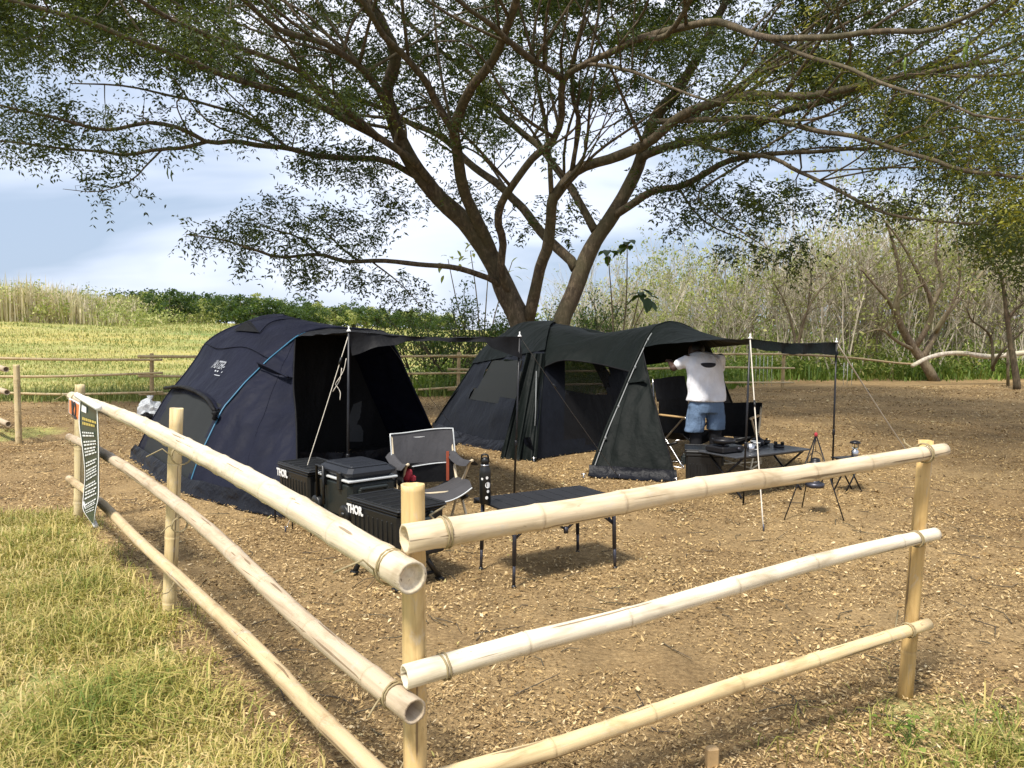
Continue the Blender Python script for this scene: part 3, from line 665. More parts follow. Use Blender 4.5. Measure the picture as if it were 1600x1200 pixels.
# limbs traced in the photograph; each point has a pixel and a distance of its own
LIMBS = [
 # left trunk
 ([(826, 640, 16.5), (822, 560, 16.5), (812, 500, 16.5), (792, 455, 16.5), (772, 410, 16.4), (745, 372, 16.2), (717, 338, 16.0), (682, 303, 15.8), (650, 262, 15.5), (628, 221, 15.2), (610, 173, 14.8), (604, 143, 14.5), (617, 91, 14), (600, 45, 13.5), (570, 0, 13), (545, -60, 12.5), (520, -140, 12)], 0.273, 0.031),
 ([(775, 415, 16.4), (765, 385, 16.2), (743, 342, 15.8), (725, 299, 15.4), (717, 243, 14.8), (710, 204, 14.3), (717, 182, 14), (734, 139, 13.4), (764, 104, 12.9), (782, 69, 12.4), (799, 26, 11.8), (810, -30, 11.2), (822, -100, 10.6)], 0.130, 0.036),
 ([(712, 210, 14.3), (682, 160, 13.9), (665, 126, 13.5), (630, 87, 13), (600, 56, 12.5), (578, 22, 12), (550, -20, 11.5), (520, -80, 11)], 0.073, 0.025),
 ([(795, 460, 16.4), (783, 420, 16.1), (786, 377, 15.8), (778, 347, 15.5), (783, 321, 15.3), (799, 295, 15), (829, 251, 14.6), (860, 225, 14.2), (876, 186, 13.8), (880, 126, 13.2), (916, 100, 12.7), (955, 82, 12.2), (998, 61, 11.7), (1037, 56, 11.2), (1072, 13, 10.6), (1110, -50, 10), (1150, -120, 9.5)], 0.087, 0.025),
 ([(880, 124, 13.2), (838, 95, 12.7), (799, 65, 12.2), (769, 39, 11.7), (730, 13, 11), (680, -30, 10.2)], 0.058, 0.020),
 ([(826, 500, 16.4), (834, 464, 16.2), (845, 416, 15.9), (855, 390, 15.7), (860, 347, 15.4), (862, 312, 15.1), (873, 295, 15), (903, 264, 14.8), (959, 247, 14.4), (1011, 221, 14), (1055, 186, 13.5), (1100, 165, 13), (1160, 150, 12.4), (1262, 148, 11.5), (1356, 131, 10.6), (1450, 112, 9.8), (1560, 95, 9)], 0.126, 0.025),
 ([(862, 312, 15.1), (857, 243, 14.6), (852, 190, 14.2), (840, 130, 13.8), (835, 60, 13.4), (850, -20, 13)], 0.051, 0.015),
 ([(894, 266, 14.8), (903, 195, 14.4), (893, 143, 14), (900, 80, 13.5), (925, 10, 13)], 0.051, 0.015),
 # right trunk
 ([(862, 640, 16.8), (868, 560, 16.9), (878, 503, 17), (899, 455, 17.1), (916, 407, 17.2), (935, 368, 17.2), (957, 335, 17.2), (977, 303, 17.2), (998, 260, 17.1), (1007, 225, 17), (1024, 182, 16.8), (1055, 147, 16.5), (1085, 100, 16.2), (1110, 50, 15.8), (1140, -10, 15.4), (1170, -80, 15)], 0.229, 0.041),
 ([(899, 420, 17.2), (893, 408, 17.3), (873, 390, 17.5), (847, 364, 17.8), (821, 329, 18.1), (799, 308, 18.4), (777, 286, 18.6), (734, 256, 19), (695, 217, 19.3), (647, 195, 19.6), (600, 170, 19.8), (540, 150, 20), (470, 130, 20), (380, 110, 20)], 0.116, 0.025),
 ([(929, 360, 17.2), (899, 303, 17.6), (881, 277, 17.9), (838, 225, 18.4), (795, 191, 18.8), (756, 147, 19.2), (734, 113, 19.5), (682, 74, 19.8), (640, 35, 20), (590, -20, 20)], 0.097, 0.025),
 ([(955, 340, 17.2), (985, 321, 16.9), (1020, 299, 16.6), (1059, 293, 16.3), (1094, 277, 16), (1131, 255, 15.7), (1169, 247, 15.4), (1220, 240, 15), (1300, 234, 14.5), (1380, 232, 14)], 0.087, 0.020),
 ([(1000, 250, 17), (1022, 236, 16.8), (1094, 217, 16.2), (1169, 202, 15.6), (1225, 176, 15), (1262, 165, 14.6), (1319, 148, 14), (1400, 120, 13.4), (1500, 90, 12.8)], 0.097, 0.025),
 ([(860, 470, 16.2), (905, 352, 15.0), (935, 318, 14.5), (975, 300, 14.2), (1000, 278, 14)], 0.000, 0.000),
 # long thin sunlit branches towards the camera, right side
 ([(1024, 190, 14), (1101, 187, 13), (1210, 187, 11.6), (1270, 204, 11), (1330, 214, 10.4), (1394, 232, 9.8), (1450, 247, 9.3), (1506, 266, 8.8), (1600, 277, 8.2), (1700, 300, 7.6)], 0.051, 0.013),
 ([(1060, 217, 15), (1090, 225, 14.5), (1150, 240, 13.5), (1206, 247, 12.8), (1244, 266, 12.3), (1292, 289, 11.7), (1337, 311, 11.2), (1394, 334, 10.6), (1487, 345, 10), (1560, 352, 9.6)], 0.045, 0.010),
 ([(998, 61, 11.7), (1067, 41, 11), (1120, 34, 10.4), (1169, 52, 9.8), (1225, 60, 9.2), (1300, 56, 8.6), (1375, 49, 8.1), (1450, 49, 7.6), (1517, 22, 7.2), (1575, -15, 6.8)], 0.056, 0.015),
 ([(1195, 57, 9.5), (1255, 86, 9), (1319, 101, 8.5), (1375, 127, 8), (1431, 146, 7.6), (1476, 161, 7.3), (1525, 184, 7), (1600, 190, 6.6)], 0.028, 0.008),
 ([(916, 100, 12.7), (955, 104, 12.1), (1000, 116, 11.6), (1045, 135, 11), (1112, 157, 10.4), (1172, 161, 10), (1230, 175, 9.6)], 0.031, 0.008),
 ([(1169, 250, 15.4), (1150, 262, 15.2), (1090, 300, 15), (1110, 330, 14.8), (1160, 365, 14.5), (1210, 395, 14.2)], 0.028, 0.006),
 ([(1060, 293, 16.3), (1080, 325, 15.8), (1110, 352, 15.5), (1165, 375, 15.2), (1190, 392, 15)], 0.028, 0.006),
 # left limbs
 ([(682, 303, 15.8), (650, 255, 15.2), (590, 215, 14.6), (520, 175, 13.9), (475, 155, 13.5), (415, 140, 13), (370, 125, 12.6), (320, 105, 12.2), (260, 80, 11.7), (200, 60, 11.2), (140, 35, 10.8), (80, 15, 10.4), (-20, -10, 9.8)], 0.082, 0.020),
 ([(665, 285, 15.8), (640, 270, 15.6), (595, 250, 15.2), (500, 245, 14.6), (450, 232, 14.2), (410, 228, 13.9), (365, 218, 13.6), (325, 220, 13.3), (285, 200, 13), (235, 190, 12.7), (190, 198, 12.4), (150, 200, 12.1), (75, 185, 11.7), (0, 165, 11.3)], 0.063, 0.015),
 ([(328, 220, 13.3), (280, 232, 13.2), (250, 235, 13.1), (200, 245, 13), (150, 235, 12.8), (75, 230, 12.5), (0, 220, 12.2), (-60, 215, 12)], 0.034, 0.010),
 ([(252, 235, 13.1), (225, 265, 13), (200, 285, 12.9), (150, 300, 12.8), (98, 297, 12.7)], 0.017, 0.004),
 ([(628, 221, 15.2), (600, 155, 14), (560, 100, 13), (530, 80, 12.5), (480, 60, 11.8), (430, 40, 11.2), (380, 0, 10.4), (330, -50, 9.8)], 0.073, 0.025),
 ([(590, 217, 14.6), (540, 170, 13.6), (500, 150, 13), (480, 120, 12.6), (435, 95, 12.1), (380, 75, 11.6), (325, 55, 11.1), (275, 35, 10.6), (215, 0, 10), (150, -50, 9.4)], 0.058, 0.020),
 ([(450, 232, 14.2), (400, 190, 14.2), (370, 176, 14), (330, 165, 13.8), (270, 150, 13.5), (200, 135, 13.2), (110, 130, 12.8)], 0.034, 0.010),
 ([(785, 450, 16.4), (769, 437, 16.2), (743, 427, 15.9), (708, 418, 15.6), (652, 412, 15.1), (600, 407, 14.7), (543, 407, 14.3), (500, 399, 14), (440, 402, 13.6), (400, 390, 13.3), (350, 375, 13), (290, 365, 12.7)], 0.063, 0.010),
 ([(560, 407, 14.4), (520, 375, 14.2), (490, 350, 14), (470, 335, 13.9)], 0.023, 0.005),
 ([(500, 399, 14), (460, 370, 13.7), (420, 355, 13.4), (390, 340, 13.2)], 0.023, 0.005),
 ([(580, 408, 14.6), (620, 440, 14.4), (650, 470, 14.2), (664, 490, 14)], 0.017, 0.005),
]
nodes = []; nodr = []
first = True
for pts, r0, r1 in LIMBS:
    if r0 <= 0: continue
    W_ = np.array([D(px, py, yv) for px, py, yv in pts]); W_[:, 2] = np.maximum(W_[:, 2], -.2)
    L_ = np.sum(np.linalg.norm(np.diff(W_, axis=0), axis=1)); ns = max(10, int(L_ / .22)); P = spline(W_, ns)
    jig = np.array([[mnoise.noise(Vector((p[0] * 1.1, p[1] * 1.1, p[2] * 1.1 + s_ * 20))) for s_ in range(3)] for p in P]) * np.minimum(1, np.linspace(0, 4, ns))[:, None] * .045
    P = P + jig; t_ = np.linspace(0, 1, ns); rad = r0 * (1 - t_) ** .85 + r1 * (1 - (1 - t_) ** .85)
    if r0 > .2: rad = rad * (1 + .35 * np.exp(-t_ * 22))
    rad = rad * np.array([1 + .10 * mnoise.noise(Vector((p[0] * 2.3, p[1] * 2.3, p[2] * 2.3))) for p in P])
    n_ = 16 if r0 > .2 else 10; V, Fs = tube(P, rad, n_, True)
    mesh_np('trunk' if r0 > .2 else 'limb', V, Fs, M_BARK, tree, world=True, smooth=True)
    k = max(0, int(ns * (.45 if r0 > .2 else .12))); nodes += list(P[k:]); nodr += list(rad[k:])

side = []
for q in range(300):
    k = random.randrange(len(nodes)); 
    if nodr[k] < .022: continue
    b = nodes[k]; o_ = b - np.array([rt_base[0], rt_base[1], 3.5]); o_ /= np.linalg.norm(o_); d = o_ * .9 + np.array([random.gauss(0, .5), random.gauss(0, .5), random.gauss(.05, .22)]); d /= np.linalg.norm(d)
    L_ = random.uniform(1.4, 4.4); e_ = b + d * L_; 
    ex_, ey_ = proj(e_)
    if e_[1] < 5.5 or e_[2] < 3.2 or ey_ > np.interp(ex_, [-400, 0, 60, 130, 250, 400, 480, 560, 640, 720, 800, 900, 1000, 1200, 1300, 1400, 1600, 2000], [90, 90, 90, 112, 112, 135, 180, 190, 210, 235, 255, 250, 225, 225, 270, 310, 380, 400]): continue
    P = spline([b, b + d * L_ * .35 + RNG.normal(0, .12, 3), b + d * L_ * .7 + RNG.normal(0, .15, 3) + np.array([0, 0, .08]), e_], 14); r0 = min(nodr[k] * .55, .036); rad = np.linspace(r0, r0 * .3, 14); side.append((P, rad)); nodes += list(P[3:]); nodr += list(rad[3:])
for P, r_ in side:
    V, Fs = tube(P, r_, 6, True); mesh_np('branch', V, Fs, M_BARK, tree, world=True, smooth=True)
# leaf sprays: where foliage is seen, at depths spread through the crown
sp = []
XB = [-400, 0, 60, 130, 250, 400, 480, 560, 640, 720, 800, 900, 960, 1020, 1100, 1200, 1300, 1400, 1500, 1600, 2000]
YB = [95, 95, 95, 118, 118, 140, 185, 195, 215, 240, 262, 262, 240, 228, 222, 232, 280, 318, 350, 392, 420]
n = 8200
pxs = RNG.uniform(-330, 1930, n); u_ = RNG.uniform(0, 1, n) ** .8; yb = np.interp(pxs, XB, YB); pys = yb - u_ * (yb + 330)
cx = np.interp(pxs, [-300, 300, 800, 1300, 1900], [13.2, 15.4, 17.2, 14.2, 9.6]); Yv = cx + RNG.normal(0, 2.6, n); Yv = np.clip(Yv, 5.6, 23)
cn = np.array([mnoise.noise(Vector((a * .011, b * .018, y_ * .22))) for a, b, y_ in zip(pxs, pys, Yv)])
keep = RNG.uniform(-.65, .25, n) < cn + .15
cl0 = [(a, b, c) for a, b, c in zip(pxs[keep], pys[keep], Yv[keep])]; RNG.shuffle(cl0)
for a, b, c in cl0[:860]:
    m = int(RNG.integers(7, 19)); wd = RNG.uniform(26, 62) * 14 / c
    for q in range(m): sp.append((a + RNG.normal(0, wd), min(b + RNG.normal(0, wd * .22), np.interp(a, XB, YB) + 6), c + RNG.normal(0, .45)))
for (ex, ey, rx, ry, m, y0, y1) in ((190, 190, 240, 42, 130, 11.5, 14), (40, 195, 75, 55, 80, 11, 13), (120, 235, 100, 20, 26, 12, 13.2), (170, 290, 70, 14, 16, 12.6, 13.1), (210, 265, 20, 20, 4, 12.8, 13.2),
     (430, 185, 80, 30, 45, 13, 15), (540, 255, 75, 32, 85, 14, 16), (620, 310, 36, 22, 22, 15, 16), (690, 300, 18, 12, 5, 15.5, 16.2), (480, 255, 18, 14, 12, 14, 15),
     (470, 375, 130, 45, 95, 13.2, 14.6), (350, 370, 70, 22, 34, 12.6, 13.6), (430, 350, 60, 35, 45, 13, 14), (540, 345, 40, 22, 22, 14, 14.5), (590, 440, 50, 14, 20, 14.2, 14.8), (640, 460, 32, 18, 14, 14, 14.5), (480, 425, 70, 14, 18, 13.4, 14),
     (1060, 280, 60, 30, 30, 15, 17), (1150, 305, 120, 24, 60, 14, 16), (1230, 320, 130, 22, 60, 13, 15), (1120, 350, 80, 22, 26, 14.8, 15.6), (1190, 390, 70, 20, 30, 14, 15), (1240, 400, 40, 14, 12, 13.8, 14.4), (1060, 330, 40, 25, 16, 15.4, 16.2),
     (1500, 335, 110, 30, 36, 9.5, 13), (1575, 385, 42, 40, 60, 10, 13), (1570, 350, 60, 40, 26, 9, 11.5), (1420, 305, 110, 26, 36, 10, 13), (1540, 200, 120, 90, 34, 6.5, 10), (1480, 90, 170, 80, 44, 6.2, 10), (1560, 60, 120, 70, 26, 5.8, 8.5),
     (880, 330, 60, 40, 22, 17, 19), (700, 290, 80, 40, 26, 18, 19.5), (790, 330, 50, 40, 14, 18, 19), (650, 360, 60, 20, 0, 14, 15)):
    for q in range(int(m * .55)):
        a = RNG.uniform(0, 6.283); r_ = RNG.uniform(0, 1) ** .55
        sp.append((ex + rx * r_ * math.cos(a), ey + ry * r_ * math.sin(a), RNG.uniform(y0, y1)))
S = np.array([D(*q) for q in sp]); S = S[S[:, 2] > 2.0]
# twigs: each spray is joined to the nearest wood, nearest sprays first
N_ = np.zeros((len(nodes) + len(S) * 4 + 8, 3)); NR = np.zeros(len(N_)); nn = len(nodes); N_[:nn] = nodes; NR[:nn] = nodr
d0 = np.array([np.min(np.sum((N_[:nn] - s_) ** 2, 1)) for s_ in S]); order = np.argsort(d0)
tw = []; ends = []
cen = np.array([rt_base[0], rt_base[1], 4.0])
for i in order:
    s_ = S[i]; dv = N_[:nn] - s_; d2 = np.einsum('ij,ij->i', dv, dv); k = int(np.argmin(d2 + .35 * np.maximum(0, np.linalg.norm(N_[:nn] - cen, axis=1) - np.linalg.norm(s_ - cen)) ** 2)); b = N_[k]; L_ = math.sqrt(d2[k])
    out_ = s_ - cen; out_ /= np.linalg.norm(out_); m1 = b + (s_ - b) * .4 + out_ * L_ * .06 + np.array([0, 0, L_ * .08]) + RNG.normal(0, .05 * L_, 3); m2 = b + (s_ - b) * .75 + np.array([0, 0, L_ * .06]) + RNG.normal(0, .035 * L_, 3)
    r0 = min(NR[k] * .62, .009 + .016 * L_); tw.append((np.array([b, m1, m2, s_]), np.array([r0, r0 * .8, r0 * .6, max(.0045, r0 * .4)])))
    N_[nn:nn + 3] = (m1, m2, s_); NR[nn:nn + 3] = (r0 * .8, r0 * .6, r0 * .5); nn += 3
    ends.append((s_, unit(s_ - m2)))
tubes_mesh('twigs', tw, M_TWIG, tree, 4, world=True)
# feathery leaves: three or four stalks a spray, leaflets along each in pairs
E0 = np.array([e_[0] for e_ in ends]); E1 = np.array([e_[1] for e_ in ends]); ch = []; stalk = []
for rep in range(7):
    m = len(E0); d = unit(E1 * .7 + RNG.normal(0, .7, (m, 3)) + np.array([0, 0, .1])); Ls = RNG.uniform(.22, .50, m); st = E0 + RNG.normal(0, .07, (m, 3))
    side = unit(np.cross(d, RNG.normal(0, .5, (m, 3)) + np.array([0, 0, 1.]))); upv = np.cross(side, d)
    for k in range(8):
        t = (k // 2 + .6) / 4.4; sg = 1 if k % 2 else -1
        c = st + d * (Ls * t)[:, None] - np.array([0, 0, 1]) * (Ls * .35 * t * t)[:, None]
        dx = unit(side * sg + d * .55 + np.array([0, 0, -.35]) + RNG.normal(0, .28, (m, 3))); dn = unit(np.cross(dx, upv + RNG.normal(0, .45, (m, 3))))
        L = RNG.uniform(.058, .112, m) * (1 - .15 * abs(t - .5)); ch.append((c + dx * L[:, None] * .5, dx, dn, L, L * RNG.uniform(.26, .42, m)))
P, dx, dn, L, W = cat(ch); cs_ = np.clip(P[:, 1] / 13.5, .5, 1.25); V, T = diamonds(P, dx, dn, L * cs_, W * cs_)
base_r = RNG.uniform(0, 1, len(E0)) ** 1.5; rn = np.clip(np.tile(base_r, 56) * .55 + RNG.beta(1.3, 2.6, len(P)) * .5 + .46 * sstep(14, 8, P[:, 1]) * sstep(1.0, 4, P[:, 0]), 0, 1)  # near right leaves pushed yellower and brighter: sunlight painted into leaf colour
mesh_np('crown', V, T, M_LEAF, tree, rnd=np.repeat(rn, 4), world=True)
# a few hanging seed pods
for (px, py, yv) in ((262, 262, 13), (268, 266, 13.05), (128, 268, 12.8), (135, 272, 12.85), (1010, 130, 11.5), (1203, 35, 9.6), (1415, 90, 7.6), (1508, 70, 7), (1512, 60, 7.05)):
    p = D(px, py, yv); V, Fs = tube([p, p - np.array([.01, 0, .09]), p - np.array([-.01, 0, .18])], [.008, .013, .006], 6)
    mesh_np('seed_pod', V, Fs, M_HERB, tree, world=True, smooth=True, rnd=np.full(len(V), .6))

# ================================================================== BAMBOO FENCES
def culm(name, pts, r0, r1, parent, color, sp_=.33, open0=True, open1=True, n=14, seed=0):
    """a bamboo pole along world points: swollen nodes, hollow cut ends; local z runs along it"""
    rs = random.Random(seed); P = spline(pts, 40 if len(pts) > 2 else 12); L = np.concatenate([[0], np.cumsum(np.linalg.norm(np.diff(P, axis=0), axis=1))]); tot = L[-1]
    zs = [(0, 1, 0)]; z = rs.uniform(.35, .9) * sp_
    while z < tot - .06:
        zs += [(z - .035, 1.0, 0), (z - .014, 1.03, 0), (z - .004, 1.075, .2), (z, 1.0, 1), (z + .006, 1.055, .3), (z + .035, 1.0, 0)]
        if sp_ > .2: zs.append((z + sp_ * .5, .985, 0))
        z += sp_ * rs.uniform(.85, 1.15)
    zs = [q for q in zs if 0 <= q[0] < tot - .001] + [(tot, 1, 0)]; zs.sort()
    ctr = np.array([[np.interp(q[0], L, P[:, i]) for i in range(3)] for q in zs]); t = np.array([q[0] / tot for q in zs]); rr = (r0 + (r1 - r0) * t) * np.array([q[1] for q in zs]); nd = [q[2] for q in zs]
    d = P[-1] - P[0]; zaxis = Vector(d).normalized(); M = zaxis.to_track_quat('Z', 'Y').to_matrix().to_4x4(); M.translation = Vector(P[0]); Mi = np.array(M.inverted()); lc = ctr @ Mi[:3, :3].T + Mi[:3, 3]
    V = []; A = []; Fs = []
    def ring(c, r, a):
        k = len(V)
        for i in range(n): an = 2 * math.pi * i / n; V.append((c[0] + r * math.cos(an), c[1] + r * math.sin(an), c[2])); A.append(a)
        return k
    def bridge(a, b):
        for i in range(n): j = (i + 1) % n; Fs.append((a + i, a + j, b + j, b + i))
    jz = [rs.uniform(-.0016, .0016) for _ in range(n)]
    ks = [ring(c, r, a) for c, r, a in zip(lc, rr, nd)]
    for kk_ in (ks[0], ks[-1]):
        for i in range(n): V[kk_ + i] = (V[kk_ + i][0], V[kk_ + i][1], V[kk_ + i][2] + jz[i])
    for a, b in zip(ks, ks[1:]): bridge(a, b)
    for end, op in ((0, open0), (-1, open1)):
        c = lc[end]; r = rr[end]; s_ = 1 if end == 0 else -1; last = ks[end]
        dep = .09 if op else .012
        for q, (f, dz) in enumerate(((.80, 0), (.76, dep), (.45, dep + .004), (.06, dep - .004 if not op else dep))):
            k = ring((c[0], c[1], c[2] + s_ * dz), r * f, .25 if op and q > 0 else .1)
            bridge(k, last) if end == 0 else bridge(last, k); last = k
        Fs.append(tuple(range(last + n - 1, last - 1, -1)) if end == 0 else tuple(range(last, last + n)))
    o = mesh_np(name, np.array(V), Fs, M_BAMBOO, parent, smooth=True, attrs={'node': A}); o.color = (*color, 1)
    ml = (wmat(parent).inverted() @ M); o.location = ml.translation; o.rotation_euler = ml.to_euler(); o['len'] = tot
    return o
def lashing(rail, z, r, tail=.12, turns=2, seed=0):
    rs = random.Random(seed); P = []
    for i in range(turns * 14 + 1):
        a = i / 14 * 2 * math.pi; P.append((r * 1.09 * math.cos(a), r * 1.09 * math.sin(a), z + (i / (turns * 14) - .5) * .022 + rs.uniform(-.002, .002)))
    e_ = np.array(P[-1]); P += [tuple(e_ + np.array([tail * .3, rs.uniform(-.3, .3) * tail, -.02])), tuple(e_ + np.array([tail * .7, rs.uniform(-.6, .6) * tail, rs.uniform(-.06, .06)]))]
    V, Fs = tube(np.array(P), .0032, 5); return mesh_np('lashing', V, Fs, M_LACE, rail, smooth=True)
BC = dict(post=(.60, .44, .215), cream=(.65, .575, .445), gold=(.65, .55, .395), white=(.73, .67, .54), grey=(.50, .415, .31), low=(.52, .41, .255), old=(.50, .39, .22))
def post(parent, base, topz, lean=(0, 0), r=.034, color=None, seed=1, sp_=.42):
    b = np.array(base, float); return culm('post', [b - np.array([0, 0, .12]), np.array([b[0] + lean[0], b[1] + lean[1], topz])], r * 1.04, r, parent, color or BC['post'], sp_, False, True, 14, seed)
fb = G(650, 1353); p2b = G(262, 962); p1b = G(122, 815); pRb = G(1412, 1090)
fence = thing('bamboo_fence', 'pale bamboo corner fence with three rails in front of the tents', 'fence', fb)
post(fence, fb, D(651, 757, fb[1])[2], (.0, 0), .0345, (.64, .48, .235), 3)
q = D(276, 638, p2b[1]); post(fence, p2b, q[2], (q[0] - p2b[0], 0), .036, (.66, .54, .30), 4)
q = D(125, 601, p1b[1]); post(fence, p1b, q[2], (q[0] - p1b[0], 0), .038, (.64, .54, .32), 5)
q = D(1447, 688, pRb[1]); post(fence, pRb, q[2], (q[0] - pRb[0], 0), .030, (.56, .39, .165), 6)
dl = (p1b - fb) / np.linalg.norm(p1b - fb); nl = np.array([dl[1], -dl[0], 0]); nl = nl if nl @ (CC - fb) > 0 else -nl
dr = (pRb - fb) / np.linalg.norm(pRb - fb); nr = np.array([dr[1], -dr[0], 0]); nr = nr if nr @ (CC - fb) > 0 else -nr
def rail(pxs, n_, off, r0, r1, col, seed, parent=None, sp_=.33, o0=True, o1=True, p0=None, name='rail'):
    P = [PL(a, b, (fb if p0 is None else p0) + n_ * off, n_) for a, b in pxs]; return culm(name, P, r0, r1, parent or fence, col, sp_, o0, o1, 16, seed)
rails = []
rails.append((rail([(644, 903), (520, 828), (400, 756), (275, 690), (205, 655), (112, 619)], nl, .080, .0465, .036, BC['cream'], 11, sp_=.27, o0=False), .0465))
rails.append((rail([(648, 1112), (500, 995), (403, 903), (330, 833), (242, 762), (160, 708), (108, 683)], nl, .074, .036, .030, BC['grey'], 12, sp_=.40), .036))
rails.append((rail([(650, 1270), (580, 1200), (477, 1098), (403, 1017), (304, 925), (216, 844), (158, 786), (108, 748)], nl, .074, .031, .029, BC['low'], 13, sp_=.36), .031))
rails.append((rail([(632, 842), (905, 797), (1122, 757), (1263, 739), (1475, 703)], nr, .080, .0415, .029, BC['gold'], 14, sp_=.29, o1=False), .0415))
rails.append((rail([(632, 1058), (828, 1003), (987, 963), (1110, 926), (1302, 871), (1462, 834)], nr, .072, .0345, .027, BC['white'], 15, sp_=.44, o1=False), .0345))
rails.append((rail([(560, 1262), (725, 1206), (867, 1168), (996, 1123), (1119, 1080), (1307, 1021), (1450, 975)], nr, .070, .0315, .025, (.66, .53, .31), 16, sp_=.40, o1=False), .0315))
for k, (rl, r) in enumerate(rails):
    L_ = rl['len']
    for z in ((.11, L_ * .42, L_ - .25) if k < 3 else (.12, L_ - .13)): lashing(rl, z, r * (1 - .12 * z / L_), .14 if k in (0, 3) else .08, 2, k)
# far rails round the camp
ffp = [(-16.5, 17.7), (-12.2, 17.7), (-8.2, 17.71), (-5.2, float(fence_y(-5.2))), (-1.35, float(fence_y(-1.35))), (2.6, float(fence_y(2.6))), (7.55, 21.76)]
ff = thing('bamboo_fence', 'long weathered bamboo fence along the meadow behind the tents', 'fence', (-1.35, float(fence_y(-1.35)), 0))
for k, (x, y) in enumerate(ffp): post(ff, (x, y, float(HT(x, y))), float(HT(x, y)) + 1.1, (.03, 0), .045, BC['old'], 30 + k)
for k in range(len(ffp) - 1):
    (x0, y0), (x1, y1) = ffp[k], ffp[k + 1]; zb = float(HT((x0 + x1) / 2, (y0 + y1) / 2))
    for z, r in ((1.0, .034), (.62, .032), (.20, .031)):
        j = [random.uniform(-.05, .05) for _ in range(3)]
        culm('rail', [(x0 - .25, y0 - .08, z + j[0]), ((x0 + x1) / 2, (y0 + y1) / 2 - .08 - .03, z + j[1] - .01), (x1 + .3, y1 - .08, z + j[2])], r, r * .8, ff, (.60, .49, .29), .42, True, True, 8, 50 + k)
rp = [(1222, 553, 21.7), (1290, 556, 22), (1340, 560, 22.3), (1400, 567, 22.6), (1432, 569, 22.7)]
culm('rail', [D(*q) for q in rp], .032, .028, ff, (.40, .31, .18), .4, True, True, 8, 77)
lr = thing('log_rail', 'crooked pale branch used as a rail past the dry tree', 'rail', D(1500, 553, 23.2) * np.array([1, 1, 0]))
P = spline([D(*q) for q in ((1425, 572, 22.6), (1448, 560, 22.8), (1475, 553, 23), (1505, 552, 23.2), (1540, 557, 23.4), (1570, 555, 23.6), (1610, 551, 23.8), (1660, 556, 24))], 30)
V, Fs = tube(P, np.linspace(.06, .085, 30) * np.array([1 + .2 * mnoise.noise(Vector(p * 1.7)) for p in P]), 8); mesh_np('pole', V, Fs, M_PALETWIG, lr, world=True, smooth=True)
for q in ((1660, 612), (1575, 604)):
    b = G(*q); pz = D(q[0], 548, b[1]); V, Fs = tube([b, pz], [.045, .04], 7); mesh_np('post', V, Fs, M_DRYBARK, lr, world=True, smooth=True)
# fence end at the left edge
gp = [(-7.01, 11.02), (-8.15, 12.2), (-10.6, 14.6)]
gf = thing('bamboo_fence', 'bamboo fence end with hollow rail tips at the left edge', 'fence', (-7.01, 11.02, 0))
for k, (x, y) in enumerate(gp): post(gf, (x, y, 0), 1.12, (.01, 0), .042, (.64, .53, .31), 90 + k)
for k, z in enumerate((1.04, .69, .27)):
    z0 = CAMZ - ((577, 613, 663)[k] - 520) / F * 11.0
    culm('rail', [(-7.12, 10.98, z0), (-8.25, 12.05, z0 + .06), (-10.9, 14.6, z0 + .16)], .040, .036, gf, BC['grey'], .35, True, True, 12, 95 + k)

# banner and placard tied to the fence
pb = p1b + nl * .155
def onrail(px, py): return PL(px, py, pb, nl)
bn = thing('rules_banner', 'narrow dark green banner with white printed lines, hanging twisted on the fence', 'banner', onrail(147, 815) * np.array([1, 1, 0]) + np.array([0, 0, .1]))
lf = [onrail(*q) for q in ((129, 620), (130, 660), (134, 700), (134, 740), (131, 775), (134, 795), (149, 815))]
rg = [onrail(*q) for q in ((160, 640), (158, 665), (156, 700), (156, 740), (159, 775), (157, 795), (153, 818))]
lf = [p + nl * .012 * (1 + math.sin(i * 1.3)) for i, p in enumerate(lf)]; rg = [p + nl * .012 * (1 + math.sin(i * 1.1 + 2)) for i, p in enumerate(rg)]
PB = ruled(lf, rg, 40, 12); MB().sheet(PB).build('banner_sheet', M_GREENSIGN, bn, True)
nb = normals(PB); nb = nb * np.sign(np.sum(nb * (CC - PB), axis=2))[..., None]
for j in (0, 11):
    s_ = PB[:, j] + nb[:, j] * .004; s2 = PB[:, 1 if j == 0 else 10] * .55 + PB[:, j] * .45 + nb[:, j] * .004; MB().sheet(np.stack([s_, s2], 1)).build('white_border', M_WHITE, bn, True)
def strip(i, j0, j1, h, mat, name):
    """one printed bar on the banner: row i (fraction), columns j0..j1 (fractions)"""
    def at(u, v):
        a = u * 39; b = v * 11; i0 = int(min(a, 38)); k0_ = int(min(b, 10)); fa = a - i0; fb_ = b - k0_
        f = lambda A: A[i0, k0_] * (1 - fa) * (1 - fb_) + A[i0 + 1, k0_] * fa * (1 - fb_) + A[i0, k0_ + 1] * (1 - fa) * fb_ + A[i0 + 1, k0_ + 1] * fa * fb_
        return f(PB) + f(nb) * .006
    vs = np.linspace(j0, j1, 6); P = np.array([[at(i, v) for v in vs], [at(i + h, v) for v in vs]]); return MB().sheet(P), mat, name
mk = MB()
rb = random.Random(4)
for u in (.205, .225, .265, .285, .31, .33, .35, .40, .42, .45, .47, .49, .515, .56, .58, .61, .63, .655, .70, .72, .74, .78, .81):
    v = .16
    while v < .80:
        wv = rb.uniform(.05, .17); s_, m_, n_ = strip(u, v, min(v + wv, .86), .010, None, None); mk.add(s_.v, s_.f); v += wv + .03
mk.build('printed_lines', M_WHITE, bn, True)
mk = MB()
for u in (.11, .14):
    v = .22
    while v < .85: wv = rb.uniform(.05, .11); s_, m_, n_ = strip(u, v, v + wv, .018, None, None); mk.add(s_.v, s_.f); v += wv + .025
